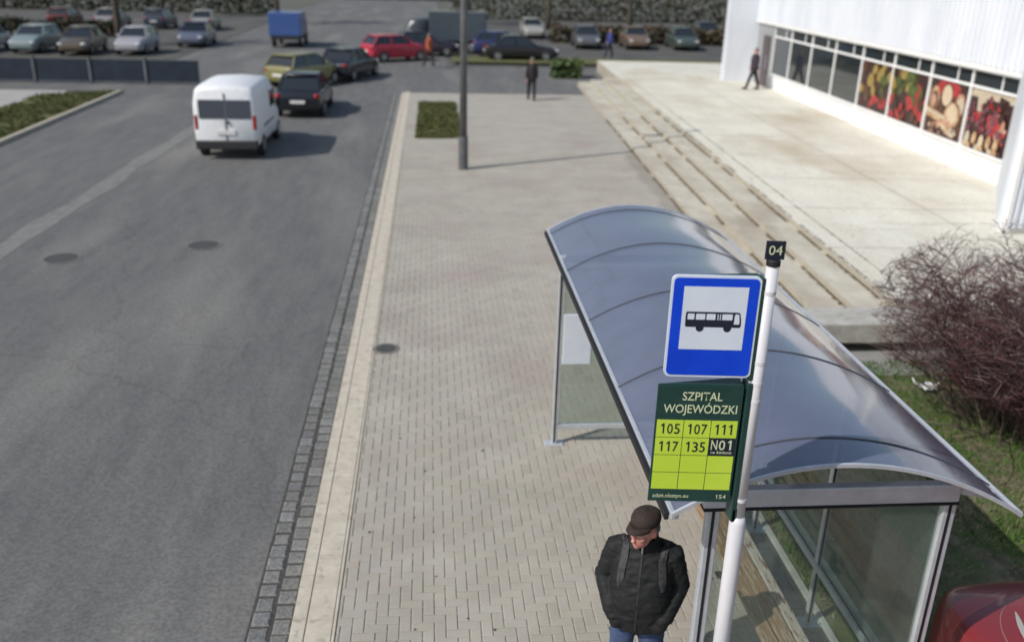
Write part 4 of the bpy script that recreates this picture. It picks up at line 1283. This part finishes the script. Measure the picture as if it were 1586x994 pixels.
copy_thing(hatch, "navy blue car parked beside the black car behind the pedestrian", (4.6, 58.5, ZR + .02), R(-88), (.03, .04, .14))
copy_thing(hatch, "silver hatchback parked just right of the lamp pole", (3.0, 60.5, ZR + .02), R(-92), (.35, .36, .40))
# parked rows at the left behind the navy fence
lot = [(-25.5, 56, .38, .40, .40, 'silver car at the left end of the lot behind the navy fence'), (-22.6, 56.3, .20, .25, .26, 'teal-grey car second from the left behind the navy fence'),
       (-19.9, 56, .10, .08, .06, 'dark brown car third from the left behind the navy fence'), (-17.0, 56.4, .34, .34, .37, 'pale grey car fourth from the left behind the navy fence'),
       (-14.9, 62, .11, .12, .17, 'slate blue car near the right end of the lot behind the navy fence')]
first = None
for i, (x, y, r_, g_, b_, lb) in enumerate(lot):
    o = copy_thing(hatch if i % 2 else dark, lb, (x, y, ZR), R(180 + rnd.uniform(-3, 3)), (r_, g_, b_)); o['group'] = "cars parked behind the navy fence"
far = [(-28, 76, (.12, .03, .03), 'dark red car'), (-24.5, 76, (.25, .25, .25), 'mid grey car'), (-21, 76.5, (.04, .05, .08), 'near-black blue car'), (-17.5, 76, (.3, .31, .3), 'light grey car')]
for i, (x, y, c, lb) in enumerate(far):
    o = copy_thing(hatch if i % 2 == 0 else dark, lb + " in the back row of the left parking lot", (x, y, ZR), R(rnd.uniform(-3, 3)), c); o['group'] = "cars in the back row of the left lot"
for i, (x, y, c, lb) in enumerate([(11, 66, (.10, .10, .11), 'charcoal car'), (14.5, 66, (.16, .11, .08), 'brown car'), (18, 66.2, (.06, .08, .07), 'dark green car'), (8, 74, (.32, .31, .29), 'beige car'), (22, 74, (.05, .05, .06), 'black car')]):
    o = copy_thing(dark if i % 2 == 0 else hatch, lb + " parked in the lot beyond the shop terrace", (x, y, ZR), R(180 + rnd.uniform(-3, 3)), c); o['group'] = "cars parked beyond the shop terrace"
# box lorry, slate
def lorry(label, loc, rot, cbox, ccab, Hh=2.6, Lb=3.6):
    t = thing("truck", label, "truck", (0, 0, 0))
    b = MB(); b.box((-1.0, -Lb / 2 - .6, .75), (1.0, Lb / 2 - .6, Hh)); b.build("cargo_box", paint(cbox, .6), t, bevel=.04)
    b = MB(); loft(b, [(Lb / 2 - .5, .93, .40, 2.0, .06), (Lb / 2 + .5, .93, .36, 2.0, .10), (Lb / 2 + .95, .90, .36, 1.25, .06), (Lb / 2 + 1.25, .82, .40, 1.05, .06)]); b.build("cab", paint(ccab), t, smooth=True)
    b = MB(); b.add([(-.82, Lb / 2 + .98, 1.28), (.82, Lb / 2 + .98, 1.28), (.74, Lb / 2 + .6, 1.88), (-.74, Lb / 2 + .6, 1.88)], [(0, 1, 2, 3)]); b.build("windscreen", M['carglass'], t)
    b = MB(); b.box((-.9, -Lb / 2 - .6, .5), (.9, Lb / 2, .745)); b.build("chassis", M['plastic'], t)
    wheels(t, (-Lb / 2 + .3, Lb / 2 + .4), .93, .38)
    t.location = loc; t.rotation_euler = (0, 0, rot); return t
lorry("slate grey box truck beyond the junction, behind the lamp pole", (1.2, 60.5, ZR), R(85), (.045, .065, .085), (.05, .06, .07), 2.5)
lorry("small truck with a blue box on the far road", (-9.2, 63, ZR), R(0), (.04, .095, .29), (.02, .025, .04), 2.15, 2.8)

# red car beside the shelter, its front corner in view
red = car("car", "red car parked beside the shelter, cut off by the bottom right corner", "car", (.30, .022, .028), None, 4.2, .88, 1.45, 'hatch')
for c_ in children(red):
    if c_.name.startswith(('body', 'headlight')): bpy.data.objects.remove(c_)
b = MB(); h = 2.1; W = .93
loft(b, [(-h, W * .80, .42, .86, .04), (-h + .06, W * .93, .30, .98, .04), (-h + .30, W * .99, .22, 1.02, .04), (-.6, W, .20, 1.0, .04), (.8, W, .20, 1.03, .05),
         (h - .85, W * .99, .20, 1.02, .06), (h - .50, W * .94, .22, .98, .07), (h - .24, W * .82, .26, .93, .08), (h - .06, W * .62, .30, .84, .08), (h, W * .42, .34, .72, .06)])
bo = b.build("body", paint((.24, .024, .028), .45), red, smooth=True, fix=True); m_ = bo.modifiers.new("s", 'SUBSURF'); m_.levels = 3; m_.render_levels = 3
bake(bo); bo.data.polygons.foreach_set('use_smooth', [True] * len(bo.data.polygons))
cbv = BVHTree.FromPolygons([v.co.copy() for v in bo.data.vertices], [tuple(p.vertices) for p in bo.data.polygons])
def onbody(x, y, out=.002):
    hit = cbv.ray_cast(Vector((x, y, 2)), Vector((0, 0, -1)))
    return hit[0] + Vector((0, 0, out)) if hit[0] is not None else None
b = MB()
pts = []
for k in range(22):
    a = R(182 - 92 * k / 21)
    p = onbody(.66 * math.cos(a), 1.00 + .72 * math.sin(a), -.001)
    if p is not None: pts.append(p)
b.tube(pts, .004, 6); b.build("bonnet_seam", M['seam'], red)
for i in (-1, 1):
    b = MB(); vs = []; n = 12
    for k in range(n + 1):
        t_ = k / n; yy = 1.15 + .34 * t_; xm = -.52 + .14 * t_; w_ = .022 * math.sin(math.pi * min(.999, t_ * .92 + .04))
        for sx in (-1, 1):
            p = onbody(i * -(xm + sx * w_), yy, .006); vs.append(p if p is not None else Vector((i * -xm, yy, .8)))
    b.add(vs, [(2 * k, 2 * k + 1, 2 * k + 3, 2 * k + 2) for k in range(n)]); b.build("headlight", M['streak'], red)  # pale bonnet strip: paints in a reflective streak, read as the headlight
red.location = (4.60, 3.50, .0)

# ------------------------------------------------------------------ street furniture
lp = thing("street_lamp", "tall dark grey lamp pole standing on the pavement by the green verge", "street lamp", (.88, 24.63, 0))
b = MB(); b.tube([(.88, 24.63, 0), (.88, 24.63, 8.2)], [.11, .07], 16); b.build("pole", M['lamppole'], lp, smooth=True)
b = MB(); b.tube([(.88, 24.63, 0), (.88, 24.63, .9)], [.135, .13], 16); b.build("pole_base", M['lamppole'], lp)
b = MB(); b.tube([(.88, 24.63, 8.1), (.7, 24.63, 8.5), (-.3, 24.63, 8.75), (-1.0, 24.63, 8.8)], [.05, .045, .04, .035], 10); b.build("arm", M['lamppole'], lp, smooth=True)
b = MB(); b.ell((-1.3, 24.63, 8.8), (.42, .16, .09)); b.build("lamp_head", M['lamppole'], lp, smooth=True)
for (x, y, z, lb) in ((-7.01, 17.0, -.114, "round iron manhole cover in the left part of the road"), (-4.57, 17.85, -.114, "round iron manhole cover in the middle of the nearer lane"), (-.68, 12.24, .003, "small iron cover set in the pavement beside the kerb")):
    r_ = .30 if x < -1 else .14
    t = thing("manhole_cover", lb, "manhole cover", (x, y, z))
    b = MB(); b.tube([(x, y, z), (x, y, z + .006)], r_, 28); b.build("lid", M['iron'], t)
    b = MB(); n = 28
    vs = [(x + math.cos(2 * math.pi * k / n) * rr_, y + math.sin(2 * math.pi * k / n) * rr_, z + .004) for rr_ in (r_ + .008, r_ + .06) for k in range(n)]
    b.add(vs, [(k, n + k, n + (k + 1) % n, (k + 1) % n) for k in range(n)]); b.build("frame", M['darkconc'], t)
# navy fence at the left
fn = thing("fence", "low navy blue panel fence across the far left of the road", "fence", (-18, 42.5, -.12))
x = -34.0
while x < -11.0:
    b = MB(); b.box((x, 42.45, -.15), (x + .08, 42.55, 1.0)); b.build("post", M['fence'], fn)
    b = MB(); b.box((x + .082, 42.48, -.02), (x + 2.298, 42.52, .92)); b.build("panel", M['fence'], fn)
    x += 2.38
# pedestrian walking away up the pavement
def pedestrian(label, x, y, cj, ct_, H=1.72, rot=0.0):
    t = thing("person", label, "person", (x, y, 0))
    c_, s_ = math.cos(rot), math.sin(rot)
    k = H / 1.75
    P = lambda a, f, z: Vector((x + (a * c_ - f * s_) * k, y + (a * s_ + f * c_) * k, z * k))
    b = MB()
    b.ell(P(0, .0, 1.62), (.08, .10, .12)); b.tube([P(0, 0, 1.55), P(0, 0, 1.42)], .055, 10); b.ell(P(0, .1, 1.60), (.018, .02, .025))
    b.tube([P(0, 0, .9), P(0, 0, 1.2), P(0, 0, 1.42)], [.13, .14, .13], 12)
    for i, st_ in ((-1, .26), (1, -.24)):
        b.tube([P(i * .09, 0, .9), P(i * .10, st_ * .55, .50), P(i * .10, st_, .09)], [.08, .055, .035], 10)
        b.tube([P(i * .10, st_, .05), P(i * .10, st_ + .15, .035)], [.035, .03], 8)
        b.tube([P(i * .18, 0, 1.40), P(i * .22, -st_ * .3, 1.12), P(i * .22, -st_ * .7, .88)], [.05, .042, .03], 10)
        b.ell(P(i * .22, -st_ * .75, .82), (.022, .03, .05))
        for q in range(4): b.tube([P(i * .22 + (q - 1.5) * .006, -st_ * .75 + (q - 1.5) * .013, .80), P(i * .22, -st_ * .75 + (q - 1.5) * .015, .73 + abs(q - 1.4) * .008)], .007, 6)
    o = b.build("body", M['skin'], t); remesh(o, .014, 3)
    b = MB(); b.tube([P(0, 0, .82), P(0, 0, 1.0), P(0, 0, 1.25), P(0, 0, 1.42), P(0, 0, 1.50)], [.17, .175, .19, .17, .07], 14)
    for i, st_ in ((-1, .26), (1, -.24)): b.tube([P(i * .16, 0, 1.40), P(i * .23, -st_ * .3, 1.12), P(i * .23, -st_ * .68, .90)], [.075, .06, .05], 10)
    o = b.build("jacket", mat("coat_cloth", (*cj, 1), .85), t); remesh(o, .018, 3)
    b = MB()
    for i, st_ in ((-1, .26), (1, -.24)): b.tube([P(i * .09, 0, .92), P(i * .10, st_ * .55, .50), P(i * .10, st_, .10)], [.105, .075, .06], 12)
    o = b.build("trousers", mat("trouser_cloth", (*ct_, 1), .85), t); remesh(o, .018, 3)
    for i, st_ in ((-1, .26), (1, -.24)):
        b = MB(); b.tube([P(i * .10, st_ - .05, .05), P(i * .10, st_ + .04, .055), P(i * .10, st_ + .17, .04)], [.045, .052, .04], 10); b.build("shoe", M['shoe'], t, smooth=True)
    b = MB(); b.ell(P(0, -.015, 1.66), (.088, .105, .10)); b.build("hair", M['hair'], t, smooth=True)
    return t
pedestrian("pedestrian in dark clothes walking up the pavement towards the junction", 4.19, 38.2, (.02, .018, .02), (.018, .018, .02))
pedestrian("distant person in a blue coat on the verge beyond the terrace", 11.1, 57.5, (.05, .06, .22), (.03, .03, .05), 1.7, R(90))
pedestrian("distant person in an orange coat waiting at the junction, left of the lamp pole", -.05, 50.8, (.38, .09, .04), (.05, .03, .03), 1.7, R(60))
pedestrian("person in dark purple clothes standing by the far shop door", *T(18.2, 1.0)[:2], (.045, .03, .045), (.03, .022, .03), 1.75, R(70)).location.z = .45

# ------------------------------------------------------------------ trees, hedges and shrubs in the distance
def leaf_cloud(b, c, r, n, cols, rr, size=.12):
    for _ in range(n):
        while True:
            p = Vector((rr.uniform(-1, 1), rr.uniform(-1, 1), rr.uniform(-1, 1)))
            if p.length < 1: break
        q = Vector((p.x * r[0], p.y * r[1], p.z * r[2])) + Vector(c)
        if noise.noise(q * 1.1) < -.12: continue
        k = rr.uniform(.7, 1.3); cc = rr.choice(cols); b.col = tuple(v * k for v in cc)
        u = Vector((rr.gauss(0, 1), rr.gauss(0, 1), rr.gauss(0, 1))).normalized() * size * rr.uniform(.5, 1.2)
        v = u.cross(Vector((rr.gauss(0, 1), rr.gauss(0, 1), rr.gauss(0, 1)))).normalized() * size * .5
        b.add([q - u, q + v, q + u, q - v], [(0, 1, 2, 3)])
LC = [(.035, .05, .025), (.05, .055, .025), (.06, .045, .025), (.028, .04, .022)]
def tree_mesh(seed, H=9.0):
    rr = random.Random(seed)
    t = thing("tree", "tree", "tree", (0, 0, 0), "bare trees beyond the parking lots")
    b = MB(); b.tube([(0, 0, -.2), (.05, 0, 1.5), (.0, .05, 4), (.1, 0, H * .8)], [.26, .21, .16, .05], 12)
    tr = b.build("trunk", M['bark'], t, smooth=True)
    cr = MB(); cr.col = (.06, .05, .04)
    tips = []
    for k in range(26):
        z = rr.uniform(2.2, H * .75); a = rr.uniform(0, 6.28)
        d = Vector((math.cos(a), math.sin(a), rr.uniform(.5, 1.3)))
        pts = grow(cr, Vector((0, 0, z)), d, rr.uniform(1.8, 3.4) * (1.15 - z / H * .5), .05, 5, .02, 0, rr, [(.06, .05, .04)])
        for m_ in (2, 3, 4, 5):
            for _ in range(4):
                a = rr.uniform(0, 6.28)
                q = grow(cr, pts[m_], (pts[m_] - pts[m_ - 1]).normalized() + Vector((math.cos(a), math.sin(a), .4)) * .8, rr.uniform(.6, 1.3), .014, 4, .05, 1, rr, [(.07, .055, .045)])
                tips.append(q[-1])
    for p in tips: leaf_cloud(cr, p, (.5, .5, .4), 9, LC, rr, .09)
    cr.build("crown", M['leaf'], t)
    return t
t0 = tree_mesh(1); t0.location = (-19.4, 60.8, -.12); t0['label'] = "thick-stemmed tree in the left lot, nearest of the trees behind the fence"
ts = [(-31, 68, 'leftmost tree at the rear of the left lot'), (-13.2, 84, 'tree at the road edge behind the blue box truck'), (-25, 92, 'slim tree behind the back row of parked cars at the left'), (3.4, 88, 'tree just right of the far road end'),
      (10.5, 84, 'tree beyond the beige parked car'), (17.5, 82, 'tree beyond the brown and green parked cars'), (25.5, 80, 'rightmost tree, beside the far end of the shop'), (-5, 150, 'tree at the very end of the far road')]
for x, y, lb in ts:
    copy_thing(t0, lb, (x, y, -.12), rnd.uniform(0, 6)).scale = (1, 1, rnd.uniform(.85, 1.15))
def hedge(name, label, cat, x0, x1, y, h, w, n, cols, seed):
    rr = random.Random(seed); b = MB(); L_ = x1 - x0
    t = thing(name, label, cat, ((x0 + x1) / 2, y, -.12))
    for _ in range(n):
        q = Vector((rr.uniform(x0, x1), y + rr.uniform(-w, w), rr.uniform(-.1, h)))
        if q.z > h * (.72 + .35 * noise.noise(Vector((q.x * .5, seed, 0)))): continue
        k = rr.uniform(.6, 1.4); cc = rr.choice(cols); b.col = tuple(v * k for v in cc)
        u = Vector((rr.gauss(0, 1), rr.gauss(0, 1), rr.gauss(0, 1))).normalized() * .22
        v = u.cross(Vector((rr.gauss(0, 1), rr.gauss(0, 1), rr.gauss(0, 1)))).normalized() * .12
        b.add([q - u, q + v, q + u, q - v], [(0, 1, 2, 3)])
    b.build("foliage", M['leaf'], t)
    b = MB(); k = 0; x = x0 + .3
    while x < x1: b.tube([(x, y, -.15), (x + rr.uniform(-.2, .2), y, h * .7)], [.03, .01], 5); x += .8
    b.build("stems", M['bark'], t)
hedge("hedge", "long dark hedge behind the left parking lot", "hedge", -60, -15.5, 99, 4.2, 1.4, 9000, LC, 1)
hedge("hedge", "long dark hedge behind the lot on the right of the far road", "hedge", 2.2, 62, 98, 4.4, 1.4, 10000, LC, 2)
hedge("hedge", "low brown hedge between the lot rows beyond the terrace", "hedge", 9, 34, 70, 1.5, .7, 4500, [(.09, .07, .04), (.06, .06, .03), (.11, .08, .05)], 3)
hedge("hedge", "low green-brown hedge across the middle of the left lot", "hedge", -40, -22, 68, 1.2, .7, 3500, [(.05, .06, .03), (.08, .06, .04)], 4)
hedge("hedge", "dark hedge closing the end of the far road", "hedge", -16, 4, 142, 5.0, 1.5, 4000, LC, 5)
hedge("shrub", "small green shrub at the far corner of the pavement by the steps", "shrub", 6.3, 7.7, 47.5, 1.0, .6, 900, [(.07, .11, .035), (.09, .12, .05)], 6)
